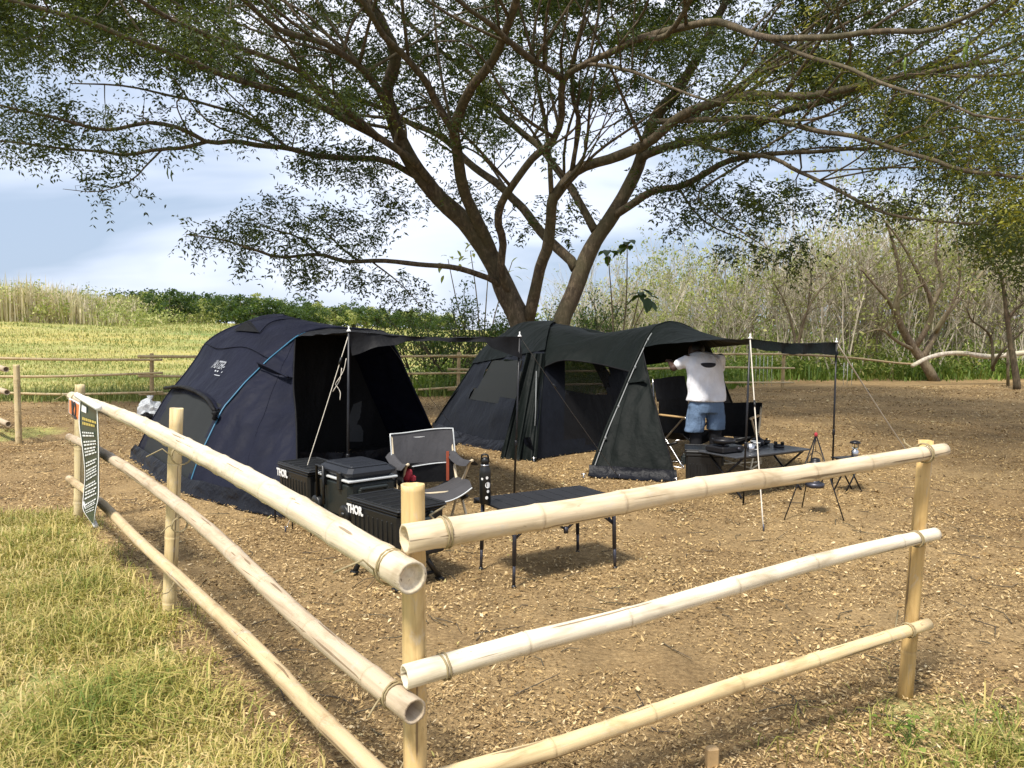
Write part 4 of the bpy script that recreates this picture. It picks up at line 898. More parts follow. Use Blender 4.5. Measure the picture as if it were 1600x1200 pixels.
mk.build('heading_print', M_YELLOW, bn, True)
s_, _, _ = strip(.035, .16, .42, .042, None, None); s_.build('white_emblem', M_WHITE, bn, True)
tp0, tp1 = onrail(128, 617) + nl * .03, onrail(163, 637) + nl * .03
MB().tube([tp0, tp1], .02, 8).build('top_batten', M_WHITE, bn, True)
MB().tube([onrail(133, 786), onrail(150, 822)], .016, 8).build('bottom_batten', M_WHITE, bn, True)
pc = thing('orange_placard', 'small orange placard in white frame behind the green banner', 'sign', onrail(117, 660) * np.array([1, 1, 0]) + np.array([0, 0, .75]))
c4 = [onrail(107, 622), onrail(130, 634), onrail(130, 663), onrail(107, 645)]; cs = [p - nl * .002 for p in c4]
Pq = ruled([cs[0], cs[3]], [cs[1], cs[2]], 2, 2); nn_ = nl
mbx = MB(); F8 = [tuple(p) for p in cs] + [tuple(np.array(p) - nl * .008) for p in cs]; mbx.add(F8, [(0, 1, 2, 3), (7, 6, 5, 4), (0, 4, 5, 1), (1, 5, 6, 2), (2, 6, 7, 3), (3, 7, 4, 0)]); mbx.build('placard_board', M_WHITE, pc, True)
cm = sum(cs) / 4; ins = [cm + (p - cm) * np.array([.86, .86, .88]) + nl * .004 for p in cs]; MB().add(ins, [(0, 1, 2, 3)]).build('orange_face', M_ORANGESIGN, pc, True)
xd = cs[1] - cs[0]; text_mesh('lettering', 'R2', .17, M_DARKPRINT, pc, frameM(cm - np.array([0, 0, .06]) - xd / np.linalg.norm(xd) * .13 + nl * .008, xd, nl), .001, .004, True)

# ================================================================== NAVY TENT
A_ = G(290, 770); B_ = G(685, 690); e1 = (B_ - A_) / np.linalg.norm(B_ - A_); fn = np.array([e1[1], -e1[0], 0]); mid = (A_ + B_) / 2; HS = np.linalg.norm(B_ - A_) / 2
UPR_L = ([0, .12, .26, .33, .49, .65, .79, .93, 1], [1, .995, .96, .915, .79, .64, .483, .20, 0])
UPR_R = ([0, .12, .30, .44, .57, .69, .80, .905, 1], [1, .995, .985, .966, .78, .535, .34, .139, 0])
def prof(s): return np.where(s < 0, np.interp(-s, *UPR_L), np.interp(s, *UPR_R))
t1 = thing('navy_tent', 'navy blue dome tent with open dark front and teal pole sleeve', 'tent', mid)
apx = mid - fn * .8 + np.array([0, 0, 1.785]); P0g = G(210, 712); pn = np.array([(apx - P0g)[1], -(apx - P0g)[0], 0]); pn /= np.linalg.norm(pn)
polL = [P0g] + [PL(*q, P0g, pn) for q in ((236, 660), (262, 617), (286, 588), (308, 558), (324, 534), (356, 514), (402, 500))] + [apx]
def mirror(p): q = np.asarray(p) - mid; return np.asarray(p) - 2 * e1 * (q @ e1)
polR = [mirror(p) for p in polL]
aL = [mid + e1 * s * HS + np.array([0, 0, 1.62 * float(prof(np.array(s)))]) for s in np.concatenate([-np.array([1, .965, .93, .86, .79, .72, .65, .57, .49, .41, .33, .26, .19, .12, .06]), [0.]])]
aR = [mid + e1 * s * HS + np.array([0, 0, 1.62 * float(prof(np.array(s)))]) for s in np.array([1, .95, .905, .85, .80, .75, .69, .63, .57, .5, .44, .37, .30, .2, .1, 0.])]
def panel(a, b, nu, nv, bulge, sd_):
    P = ruled(a, b, nu, nv); n = normals(P); n *= np.sign(np.sum(n * (P - (mid - fn * .9 + np.array([0, 0, .4]))), axis=2))[..., None]
    v = np.sin(np.linspace(0, math.pi, nv))[None, :, None]; u = np.sin(np.linspace(0, math.pi, nu))[:, None, None] ** .5
    return P + n * v * u * bulge
PBODY = panel(aL, polL, 60, 30, .05, 1); PBW = wrinkle(PBODY, .016, 2.2, True, 3, (1, 1, .5)); nb_ = 30
Fs = []; Fm = []
for i in range(59):
    for j in range(29):
        f = (i * nb_ + j, (i + 1) * nb_ + j, (i + 1) * nb_ + j + 1, i * nb_ + j + 1); c = PBODY[i:i + 2, j:j + 2].reshape(-1, 3).mean(0)
        u_, v_ = proj(c); low = c[2] > .10 and v_ > 614 + max(0, u_ - 280) * .30 and u_ < 340 - (v_ - 640) * .42 and u_ > 272 - (v_ - 612) * .52
        (Fm if low else Fs).append(f)
mesh_np('flysheet', PBW.reshape(-1, 3), Fs, M_NAVY, t1, world=True, smooth=True)
mesh_np('side_window', PBW.reshape(-1, 3), Fm, M_MESHD, t1, world=True, smooth=True)
MB().sheet(wrinkle(panel(aR, polR, 40, 20, .05, 2), .014, 2.2, True, 4)).build('right_side', M_NAVY, t1, True)
MB().sheet(wrinkle(panel(polL, polR, 40, 20, .10, 3), .014, 2.2, True, 5)).build('rear_side', M_NAVY, t1, True)
MB().tube(spline(polL, 40), .012, 6).build('rear_piping', M_NAVY, t1, True)
# mud skirt round the foot
sk = [spline([P0g, A_], 12)]; foot = np.concatenate([sk[0], spline([A_, G(350, 786), G(420, 803), G(464, 812)], 8)[1:]])
V0 = foot + np.array([0, 0, .15]); cdir = unit(foot - (mid - fn * .6)); V1 = foot + cdir * .06 + np.array([[0, 0, .012 + .02 * math.sin(i * 2.1)] for i in range(len(foot))]); V2 = foot + cdir * .11 + np.array([[0, 0, .006 + .012 * math.sin(i * 3.3)] for i in range(len(foot))])
Ps = np.stack([V0 - cdir * .01, (V0 + V1) / 2 + cdir * .02, V1, V2], 1); Ps2 = np.array([spline(Ps[:, k], 50) for k in range(4)]).transpose(1, 0, 2); MB().sheet(wrinkle(Ps2, .03, 4, False, 8)).build('mud_skirt', M_SKIRT, t1, True)
# arch line and its teal sleeve
arch = np.array([mid + e1 * s * HS + np.array([0, 0, 1.62 * float(prof(s))]) for s in np.concatenate([np.linspace(-1, -.4, 20), np.linspace(-.38, 1, 30)])])
lowa = spline(arch[:24], 40); MB().tube(lowa + fn * .022 + np.array([0, 0, .01]), .0085, 8).build('pole_sleeve', M_BLUEPOLE, t1, True)
MB().tube(spline(arch[22:], 50) + fn * .012 + np.array([0, 0, .01]), .018, 8).build('arch_piping', M_NAVY, t1, True)
# left front panel: from the arch down to the door edge
P2g = G(464, 813); dtop = mid + e1 * (-.30 * HS) + np.array([0, 0, 1.62 * float(prof(np.array(-.30)))])
archL = [mid + e1 * s * HS + np.array([0, 0, 1.62 * float(prof(np.array(s)))]) + fn * .01 for s in np.linspace(-1, -.30, 26)]
edge = spline([P2g, P2g * .55 + dtop * .45 + np.array([0, 0, .02]), D(458, 600, 8.05), dtop], 26)
PF = np.array([[a * (1 - v) + b * v - np.array([0, 0, .05]) * math.sin(math.pi * v) * math.sin(math.pi * k / 25) for v in np.linspace(0, 1, 36)] for k, (a, b) in enumerate(zip(archL, edge))])
PFw = wrinkle(PF, .028, 3.0, True, 21, (1.8, 1.8, .12)); MB().sheet(PFw).build('front_panel', M_NAVY, t1, True)
MB().tube(PFw[:, -1] + fn * .006, .009, 6).build('door_binding', M_BLACKCLOTH, t1, True)
MB().tube(PFw[1:, 17] + fn * .004, .004, 5).build('panel_seam', M_NAVY, t1, True)
# hood flap over the panel, vent lip and side flap
p_, n_ = at_px(PF, 405, 573)
hp = [at_px(PF, *q)[0] + at_px(PF, *q)[1] * .02 for q in ((400, 575), (430, 585), (457, 592))]; hq = [at_px(PF, *q)[0] + at_px(PF, *q)[1] * .09 for q in ((400, 572), (430, 590), (459, 600))]
MB().sheet(ruled(hp, hq, 10, 4)).tube(spline(hq, 12), .012, 6).build('pocket_flap', M_NAVY, t1, True)
# rolled side flap: eave lip above the mesh window
top_l = [at_px(PBODY, *q)[0] + at_px(PBODY, *q)[1] * .02 for q in ((268, 605), (300, 606), (330, 618), (345, 640))]; lip = [p + np.array([0, 0, -.05]) + unit(p - mid + fn * .6) * .10 for p in top_l]
MB().sheet(wrinkle(ruled(top_l, lip, 24, 5), .02, 9, False, 2)).build('side_flap', M_NAVY, t1, True)
rl = spline([p - np.array([0, 0, .01]) for p in lip], 24); MB().tube(rl, np.array([.022 + .010 * mnoise.noise(Vector((i * .37, 2, 0))) for i in range(24)]), 7).build('flap_roll', M_BLACKCLOTH, t1, True)
kn = lip[-1] - np.array([0, 0, .06]); MB().lathe([(.01, -.05), (.035, -.03), (.02, 0), (.04, .03), (.01, .05)], kn, 8).build('flap_toggle', M_BLACKCLOTH, t1, True)
# roof vent
vp = [at_px(PBODY, *q) for q in ((366, 517), (392, 503), (405, 520))]; P3 = [p + n * .02 for p, n in vp]; vb = (P3[0] + P3[1] + P3[2]) / 3 + vp[1][1] * .075
MB().add([P3[0], P3[1], P3[2], vb], [(0, 1, 3), (1, 2, 3), (2, 0, 3)]).build('roof_vent', M_BLACKCLOTH, t1, True)
sm = [at_px(PBODY, *q)[0] + at_px(PBODY, *q)[1] * .012 for q in ((405, 523), (420, 508), (440, 500), (470, 496))]; MB().tube(spline(sm, 14), .008, 5).build('roof_seam', M_NAVY, t1, True)
sm = [at_px(PBODY, *q)[0] + at_px(PBODY, *q)[1] * .012 for q in ((315, 533), (345, 545), (385, 545), (420, 558))]; MB().tube(spline(sm, 14), .007, 5).build('side_seam', M_NAVY, t1, True)
# printed name
from mathutils.bvhtree import BVHTree
bvb = BVHTree.FromPolygons([tuple(p) for p in PBW.reshape(-1, 3)], Fs + Fm)
def drape(o, n, off=.010):
    bm_ = bmesh.new(); bm_.from_mesh(o.data); bmesh.ops.triangulate(bm_, faces=bm_.faces); bmesh.ops.subdivide_edges(bm_, edges=bm_.edges, cuts=2, use_grid_fill=True); bm_.to_mesh(o.data); bm_.free()
    mw = wmat(o.parent); mi = mw.inverted()
    for v in o.data.vertices:
        p = mw @ v.co; h = bvb.ray_cast(p + Vector(n) * .6, -Vector(n))[0]
        if h is not None: v.co = mi @ (h + Vector(n) * (off + .001))
p_, n_ = at_px(PBODY, 330, 575); q_, _ = at_px(PBODY, 352, 576)
drape(text_mesh('lettering', '/ASTER-', .155, M_PRINT, t1, frameM(p_ + n_ * .035, q_ - p_, n_), .0008, .003, True, .72), n_)
for (ux, uy, wv, hv) in ((335, 581, .034, .02), (340, 581, .03, .02), (345, 581, .02, .02), (333, 588, .19, .008)):
    p2_, n2 = at_px(PBODY, ux, uy); xd_ = (q_ - p_) / np.linalg.norm(q_ - p_); zd_ = np.cross(n2, xd_); pts_ = [p2_ + xd_ * a * wv + zd_ * b * hv for a, b in ((0, 0), (.5, 0), (1, 0), (1, 1), (.5, 1), (0, 1))]
    drape(MB().add(pts_, [(0, 1, 4, 5), (1, 2, 3, 4)]).build('small_print', M_PRINT, t1, True), n2)
# inside: groundsheet, inner wall with a mesh moon window
foots = [mirror(P0g), P0g]; gs = [A_ + fn * .02, P2g * .8 + B_ * .2, B_ + fn * .4, B_, foots[0], foots[1]]
MB().add([p * np.array([1, 1, 0]) + np.array([0, 0, .02]) for p in gs], [tuple(range(6))]).build('groundsheet', M_BLACKCLOTH, t1, True)
iw = np.array([[mid + e1 * s * HS * .80 - fn * .5 + np.array([0, 0, (1.50 * float(prof(np.array(s)))) * v + .02]) for v in np.linspace(0, 1, 14)] for s in np.linspace(-.99, .99, 40)])
MB().sheet(wrinkle(iw, .03, 2.5, True, 5)).build('inner_wall', M_BLACKCLOTH, t1, True)
wp = [PL(*q, mid - fn * .50, fn) for q in ((546, 690), (546, 650), (552, 632), (566, 626), (581, 632), (587, 650), (588, 690))]; MB().add(wp, [tuple(range(7))]).build('inner_window', M_MESHG, t1, True)
# crumpled inner floor bedding edge
fl_ = ruled([D(470, 706, 7.9), D(560, 706, 8.6), D(655, 690, 9.8)], [G(470, 760), G(560, 740), G(640, 715)], 30, 8); MB().sheet(wrinkle(fl_, .05, 5, False, 31, (1, 1, 1))).build('door_sill_flap', M_SKIRT, t1, True)
# awning on two poles
def awning(tent, hinge, q1, q2, mat, drop, cornerflap, seed):
    Pa = ruled(hinge, [q1, q1 * .5 + q2 * .5 - np.array([0, 0, .03]), q2], 30, 14, 0); v_ = np.linspace(0, 1, 14); Pa[..., 2] = Pa[:, :1, 2] + (Pa[:, -1:, 2] - Pa[:, :1, 2]) * (1 - (1 - v_) ** 2.6)[None] - .02 * (4 * v_ * (1 - v_))[None]; MB().sheet(wrinkle(Pa, .016, 3, False, seed)).build('awning', mat, tent, True)
    ed = Pa[:, -1]; t = np.linspace(0, 1, 30); dz = drop + cornerflap[0] * np.clip(1 - t / .32, 0, 1) + cornerflap[1] * np.clip(1 - (1 - t) / .24, 0, 1)
    rows = [ed + np.stack([0 * t, 0 * t, -dz * k], 1) + np.stack([.03 * np.sin(t * 26 + k), -.035 * k + .03 * np.cos(t * 19), 0 * t], 1) * k for k in np.linspace(0, 1, 5)]
    MB().sheet(wrinkle(np.stack(rows, 1), .02, 7, False, seed + 1)).build('valance', mat, tent, True)
def awn_pole(tent, top, base, r=.010):
    d = (np.array(top) - base) / np.linalg.norm(np.array(top) - base); MB().tube([base, top], r, 8).build('awning_pole', M_BLACKMETAL, tent, True)
    MB().tube([np.array(top), top + np.array([0, 0, .045])], .006, 6).lathe([(.018, 0), (.02, .004), (.012, .012), (.006, .02)], top, 8).build('pole_tip', M_WHITE, tent, True)
    MB().lathe([(.0125, -.03), (.015, -.02), (.015, .02), (.0125, .03)], base + d * .55, 8).build('pole_joint', M_BLACKMETAL, tent, True)
def guy(tent, a, b, mat, r=.0035, tens=None):
    a = np.array(a); b = np.array(b); MB().tube(spline([a, (a + b) / 2 - np.array([0, 0, .015]), b], 10), r, 5).build('guy_rope', mat, tent, True)
    if tens is not None:
        p = a + (b - a) * tens; d = (b - a) / np.linalg.norm(b - a); MB().tube([p, p + d * .06], .009, 6).build('rope_tensioner', M_BLACKPL, tent, True)
    MB().tube([b + np.array([0, 0, .05]), b + np.array([0, 0, -.05])], .006, 6).build('tent_peg', M_GUNMETAL, tent, True)
hA = [mid + e1 * s * HS + fn * .012 + np.array([0, 0, 1.625 * float(prof(np.array(s)))]) for s in np.linspace(-.30, .50, 12)]
pole1b = G(540, 822); pole1b = np.array([D(541, 700, 6.35)[0], 6.35, 0]); pole1t = D(545, 518, 6.35); pole2b = np.array([D(803, 768, 7.15)[0], 7.15, 0]); pole2t = D(812, 526, 7.15)
awning(t1, hA, pole1t, pole2t, M_BLACKCLOTH, .035, (.16, .17), 41); awn_pole(t1, pole1t, pole1b); awn_pole(t1, pole2t, pole2b)
hd = spline(hA[:7], 14); hd2 = hd - np.array([0, 0, 1]) * (np.sin(np.linspace(0, math.pi, 14)) * .12 + .02)[:, None] + fn * .05; MB().sheet(ruled(hd, hd2, 14, 5)).build('door_hood', M_BLACKCLOTH, t1, True)
guy(t1, pole1t - np.array([0, 0, .02]), G(446, 832), M_ROPE, .0035, .12); guy(t1, pole2t, G(968, 748), M_DKROPE, .0035, .3)
for k, (a, b) in enumerate((((541, 560), (524, 600)), ((524, 600), (531, 625)), ((534, 575), (520, 612)))):
    MB().tube(spline([D(*a, 6.3), D((a[0] + b[0]) / 2 + 4, (a[1] + b[1]) / 2, 6.28), D(*b, 6.26)], 8), .003, 5).build('rope_tail', M_ROPE, t1, True)
guy(t1, arch[-14] + fn * .03, B_ + e1 * .35 + fn * .2, M_DKROPE, .003)

# ================================================================== GREEN BLACK TENT
C0 = G(675, 668); C1 = G(835, 720); C2 = G(1002, 693); C3 = C0 + (C2 - C1); Hf = G(920, 743); Hr = G(1167, 690)
t2 = thing('green_black_tent', 'green black two room tent with hooped porch and standing awning', 'tent', (C0 + C1 + C2 + C3) / 4)
apex = D(868, 505, 11.9)
pa = [C0, D(717, 604, 12.75), D(746, 560, 12.65), D(758, 545, 12.6), D(786, 525, 12.45), D(804, 513, 12.35), D(822, 507, 12.2), apex]
pbk = [C1, D(842, 640, 9.8), D(848, 575, 10.15), D(851, 545, 10.5), D(856, 520, 11.0), D(860, 510, 11.5), apex]
PS1 = ruled(pa, pbk, 30, 26); cen2 = np.array([.2, 12.1, .9])
# window in the side wall: left out of the panel, filled with mesh
px1, py1 = proj(PS1[0, 0]); Fs = []; Fm = []
pp = np.array([[proj(p) for p in r_] for r_ in PS1])
def inwin(u, v): return 566 < v < 626 and u < 812 and u > 732 + (626 - v) * .62
for i in range(29):
    for j in range(25):
        c = pp[i:i + 2, j:j + 2].reshape(-1, 2).mean(0); f = (i * 26 + j, (i + 1) * 26 + j, (i + 1) * 26 + j + 1, i * 26 + j + 1); (Fm if inwin(*c) else Fs).append(f)
PS1w = wrinkle(PS1, .045, 2.6, True, 61, (1.5, 1.5, 1.2))
mesh_np('inner_side_wall', PS1w.reshape(-1, 3), Fs, M_INNER, t2, world=True, smooth=True); mesh_np('side_window', PS1.reshape(-1, 3), Fm, M_MESHD, t2, world=True, smooth=True)
MB().tube(spline(pa, 40), .02, 8).build('rear_pole', M_DKTENT, t2, True)
# fly over the top of the side wall
fa = spline(pa, 40)[16:]; fbk = spline(pbk, 40)[20:]; PFly = ruled([p + (p - cen2) * .03 + np.array([0, 0, .02]) for p in fa], [p + (p - cen2) * .03 + np.array([0, 0, .02]) for p in fbk], 16, 14)
MB().sheet(wrinkle(PFly, .012, 3, True, 62)).build('flysheet', M_DKTENT, t2, True)
# black lower skirt of the side wall
lo = [C0 + np.array([0, 0, .02]), G(700, 690), G(768, 704), C1]; lo_t = [C0 + np.array([.05, -.02, .1]), at_px(PS1, 710, 668)[0], at_px(PS1, 770, 682)[0], C1 + np.array([-.02, .02, .3])]
cin = [p - np.array([.03, .06, 0]) for p in lo_t]; MB().sheet(wrinkle(ruled(lo, cin, 30, 6), .03, 6, False, 63)).build('mud_skirt', M_SKIRT, t2, True)
# porch hoop
hn = np.array([(Hr - Hf)[1], -(Hr - Hf)[0], 0]); hn /= np.linalg.norm(hn)
def hp_(px, py): return PL(px, py, Hf, hn)
hoop = [Hf] + [hp_(*q) for q in ((931, 712), (946, 672), (963, 632), (985, 580), (1000, 548), (1011, 526), (1022, 512), (1033, 506), (1048, 503), (1070, 508), (1090, 520), (1106, 540), (1120, 570), (1140, 620))] + [Hr]
hs = spline(hoop, 90); MB().tube(hs, .014, 8).build('hoop_pole', M_DKTENT, t2, True)
MB().tube(hs[:34] + hn * .03 - np.array([.0, .02, 0]), .0065, 8).build('pole_sleeve', M_GREYPOLE, t2, True)
for k in (8, 15, 24, 31): MB().lathe([(.008, -.018), (.013, -.01), (.013, .01), (.008, .018)], hs[k] + hn * .035 - np.array([0, .03, 0]), 8).build('pole_clip', M_GREYPOLE, t2, True)
# roof between the dome and the hoop, near side and far side
i_l = int(np.argmin(np.linalg.norm(hs - hp_(983, 583), axis=1))); i_t = int(np.argmin(np.linalg.norm(hs - hp_(1048, 503), axis=1))); i_r = int(np.argmin(np.linalg.norm(hs - hp_(1112, 552), axis=1)))
pbs = spline(pbk, 60); i_b = int(np.argmin(np.linalg.norm(pbs - np.array(D(848, 572, 10.17)), axis=1)))
ridge = [apex, D(905, 512, 11.5), D(930, 521, 11.2), D(975, 518, 10.7), D(1015, 510, 10.2), hs[i_t]]
eave = [pbs[i_b], D(880, 563, 10.0), D(930, 568, 9.72), hs[i_l]]
PR = coons(eave, ridge, pbs[i_b:], hs[i_l:i_t + 1], 34, 18); MB().sheet(wrinkle(PR, .012, 2.2, True, 71)).build('porch_roof', M_DKTENT, t2, True)
MB().tube(spline(eave, 30), .01, 6).build('roof_hem', M_BLACKCLOTH, t2, True)
farp = [C2, D(997, 640, 11.1), D(985, 588, 11.15), D(955, 540, 11.35), D(910, 515, 11.6), apex]; fps = spline(farp, 60)
PR2 = coons([fps[26], (fps[26] + hs[i_r]) / 2 + np.array([0, 0, -.02]), hs[i_r]], ridge, fps[26:], hs[i_t:i_r + 1][::-1], 26, 14); MB().sheet(PR2).build('porch_roof_back', M_DKTENT, t2, True)
# inner tent wall facing the porch: frame, mesh window, dark door
IW = ruled(pbk, farp, 30, 26); ip = np.array([[proj(p) for p in r_] for r_ in IW]); Fs = []; Fm = []; Fd = []
for i in range(29):
    for j in range(25):
        u, v = ip[i:i + 2, j:j + 2].reshape(-1, 2).mean(0); f = (i * 26 + j, (i + 1) * 26 + j, (i + 1) * 26 + j + 1, i * 26 + j + 1)
        (Fm if (884 < u < 951 and v < 613) else Fd if (884 < u < 957 and 613 <= v < 690) else Fs).append(f)
IWw = wrinkle(IW, .02, 3, True, 81)
mesh_np('inner_door_wall', IWw.reshape(-1, 3), Fs, M_INNER, t2, world=True, smooth=True); mesh_np('door_window', IWw.reshape(-1, 3), Fm, M_MESH, t2, world=True, smooth=True); mesh_np('inner_door', IWw.reshape(-1, 3), Fd, M_BLACKCLOTH, t2, world=True, smooth=True)
MB().tube([G(850, 716), G(905, 708), G(960, 700)], .035, 7).build('door_sill', M_SKIRT, t2, True)
# back walls of the dome, with an open mesh window
def wallp(c0, c1, name, nw):
    P = ruled([c0, c0 * .75 + apex * .25 + (c0 - cen2) * .08 + np.array([0, 0, .2]), c0 * .35 + apex * .65 + np.array([0, 0, .35]), apex], [c1, c1 * .75 + apex * .25 + (c1 - cen2) * .08 + np.array([0, 0, .2]), c1 * .35 + apex * .65 + np.array([0, 0, .35]), apex], 22, 20); Fs = []; Fm = []
    for i in range(21):
        for j in range(19):
            z = P[i:i + 2, j:j + 2].reshape(-1, 3).mean(0)[2]; f = (i * 20 + j, (i + 1) * 20 + j, (i + 1) * 20 + j + 1, i * 20 + j + 1); (Fm if (.62 < z < 1.42 and 2 < j < 16) else Fs).append(f)
    mesh_np(name, P.reshape(-1, 3), Fs, M_INNER, t2, world=True, smooth=True); mesh_np(name + '_window', P.reshape(-1, 3), Fm, M_MESH, t2, world=True, smooth=True)
wallp(C2, C3, 'back_wall', 1); wallp(C3, C0, 'end_wall', 1)
MB().add([p + np.array([0, 0, .02]) for p in (C0, C1, C2, C3)], [(0, 1, 2, 3)]).build('groundsheet', M_BLACKCLOTH, t2, True)
# gathered door curtain hanging from the near pole
tl, tr_ = D(822, 552, 10.1), D(853, 552, 10.25); bl, br = G(782, 716), G(838, 721)
cur = np.zeros((30, 34, 3))
for i, t in enumerate(np.linspace(0, 1, 30)):
    a = tl * (1 - t) + bl * t; b = tr_ * (1 - t) + br * t
    for j, v in enumerate(np.linspace(0, 1, 34)): cur[i, j] = a * (1 - v) + b * v + np.array([.02, -.10, 0]) * (math.sin(v * 17 + 1.3 * math.sin(t * 3)) * .55 + .5 * math.sin(v * 9.3 + 2 + t * 2.1) + .18 * math.sin(v * 41 + t * 5)) * (.2 + .5 * t) + np.array([0, -.05, 0])
MB().sheet(cur).build('door_curtain', M_DKTENT, t2, True)
MB().tube([D(838, 580, 9.95), D(837, 640, 9.7), G(833, 716)], .006, 6).build('zip_edge', M_GREYPOLE, t2, True)
# near wing of the porch
wtop = hs[int(np.argmin(np.linalg.norm(hs - hp_(1003, 543), axis=1)))]; i_w = int(np.argmin(np.linalg.norm(hs - wtop, axis=1))); wb = G(1057, 752)
hl = spline(hs[:i_w + 1], 26); ed = spline([wb, D(1031, 662, 8.5), D(1014, 595, 8.85), wtop], 26)
PW = np.array([[a * (1 - v) + b * v for v in np.linspace(0, 1, 34)] for a, b in zip(hl, ed)]); PWw = wrinkle(PW, .028, 3.0, True, 91, (1.8, 1.8, .12)); MB().sheet(PWw).build('porch_wing', M_DKTENT, t2, True)
MB().tube(PWw[:, -1] + hn * .006, .009, 6).build('wing_binding', M_BLACKCLOTH, t2, True)
MB().tube(PWw[:, 7] + hn * .004, .004, 5).build('wing_seam', M_DKTENT, t2, True)
ws_ = np.stack([PW[0] + np.array([0, 0, .12]), PW[0] + np.array([0, -.03, .04]), PW[0] + np.array([-.02, -.12, .01])], 1); MB().sheet(wrinkle(np.array([spline(ws_[:, k], 30) for k in range(3)]).transpose(1, 0, 2), .02, 4, False, 4)).build('wing_skirt', M_SKIRT, t2, True)
fp = [at_px(PW, *q) for q in ((985, 596), (1000, 592), (1013, 600))]; f0 = [p + n * .02 for p, n in fp]; f1 = [p + n * .08 - np.array([0, 0, .08 if k < 2 else .02]) for k, (p, n) in enumerate(fp)]
MB().sheet(ruled(f0, f1, 8, 4)).build('wing_flap', M_DKTENT, t2, True)
# far wing, folded narrow
hr_ = spline(hs[int(np.argmin(np.linalg.norm(hs - hp_(1112, 552), axis=1))):], 20); ed2 = spline([hr_[0] + np.array([.02, 0, 0]), D(1132, 640, 10.75), D(1150, 694, 10.9) * np.array([1, 1, 0])], 20)
MB().sheet(wrinkle(ruled(hr_, ed2, 20, 6), .01, 4, False, 95)).build('far_wing', M_BLACKCLOTH, t2, True)
# awning
hinge2 = hs[i_w:int(np.argmin(np.linalg.norm(hs - hp_(1110, 548), axis=1)))]; hinge2 = [p + hn * .015 for p in spline(hinge2, 14)]
b1 = np.array([D(1163, 700, 7.05)[0], 7.05, 0]); q1 = D(1172, 529, 7.05); b2 = G(1300, 758); q2 = D(1307, 535, b2[1])
awning(t2, hinge2, q1, q2, M_DKTENT, .10, (-.02, .03), 101); awn_pole(t2, q1, b1); awn_pole(t2, q2, b2)
guy(t2, q1, G(1193, 829), M_ROPE, .0055, .35); guy(t2, q2, G(1428, 722), M_ROPE, .0085, .35)
for q in ((912, 748), (834, 722), (1057, 755)):
    b = G(*q); MB().tube([b + np.array([0, 0, .06]), b - np.array([0, 0, .05])], .007, 6).tube([b + np.array([-.03, 0, .05]), b + np.array([.03, 0, .055])], .006, 6).build('tent_peg', M_STEEL, t2, True)

# ================================================================== CAMP GEAR
def slab_frame(t, pts, name, mat, r=.01): MB().tube(pts, r, 6).build(name, mat, t)
def ang(a, b): return math.atan2((b - a)[1], (b - a)[0])
# --- storage crates: local x along the long side with the name on it, -y outwards
def crate(label, corner, lx, rz, size, name=True, seed=0, nested=True):
    """corner: world point of the near bottom corner where long and short side meet; long side runs to -x"""
    L_, W_, H_ = size; t = thing('storage_crate', label, 'crate', corner, rz, None)
    m = MB(); m.box((-L_ / 2, W_ / 2, H_ * .44), (L_ * .93, W_ * .93, H_ * .88), bev=.018, taper=1.03)
    for k in range(9): m.box((-L_ / 2 - L_ * .36 + k * L_ * .09, .012, H_ * .36), (.012, .016, H_ * .62), bev=.003)
    for k in range(5): m.box((-.010, W_ * (.18 + .16 * k), H_ * .36), (.016, .012, H_ * .62), bev=.003)
    m.build('crate_body', M_BLACKPL, t)
    m = MB(); m.box((-L_ / 2, W_ / 2, H_ * .89), (L_ * .99, W_ * .99, H_ * .10), bev=.012); m.box((-L_ / 2, W_ / 2, H_ * .96), (L_ * 1.02, W_ * 1.02, H_ * .075), bev=.012)
    m.box((-L_ / 2, W_ * .04, H_ * 1.005), (L_ * .98, .022, .012), bev=.004); m.box((-L_ / 2, W_ * .96, H_ * 1.005), (L_ * .98, .022, .012), bev=.004); m.box((-L_ * .02, W_ / 2, H_ * 1.005), (.022, W_ * .9, .012), bev=.004); m.box((-L_ * .98, W_ / 2, H_ * 1.005), (.022, W_ * .9, .012), bev=.004)
    for k in range(4): m.box((-L_ * (.25 + .17 * k), W_ / 2, H_ * 1.0), (.02, W_ * .82, .009), bev=.003)
    m.build('lid', M_BLACKPL, t)
    for sx in (0, 1):
        m = MB(); xx = .0 if sx == 0 else -L_; d = 1 if sx == 0 else -1
        m.box((xx + d * .018, W_ / 2, H_ * .70), (.034, W_ * .36, .026), bev=.008); m.box((xx + d * .008, W_ * .33, H_ * .70), (.03, .022, .09), bev=.006); m.box((xx + d * .008, W_ * .67, H_ * .70), (.03, .022, .09), bev=.006); m.build('latch_handle', M_COOLER, t)
    if name: text_mesh('lettering', 'THOR.', .088 * size[2] / .31, M_WHITE, t, frameM((-L_ * .985, .001 - .006, H_ * .64), (1, 0, 0), (0, -1, 0)), .0012, .0035, xs=.86)
    return t
def low_stand(label, corner, rz, L_, W_, H_, legs):
    t = thing('folding_stand', label, 'stand', corner, rz); m = MB()
    for y in (.03, W_ - .03): m.tube([(-L_, y, H_ - .012), (0, y, H_ - .012)], .010, 6)
    for k in range(7): m.box((-L_ * (k + .5) / 7, W_ / 2, H_ - .004), (L_ / 7 * .86, W_, .008), bev=.002)
    m.build('stand_top', M_BLACKMETAL, t)
    for k in range(legs):
        x = -L_ * (.03 + .94 * k / (legs - 1))
        for y in (.03, W_ - .03): MB().tube([(x, y, H_ - .01), (x + .015, y, .0)], .0065, 6).build('leg', M_BLACKMETAL, t)
    return t
n_ = lambda px, py, Y: D(px, py, Y)
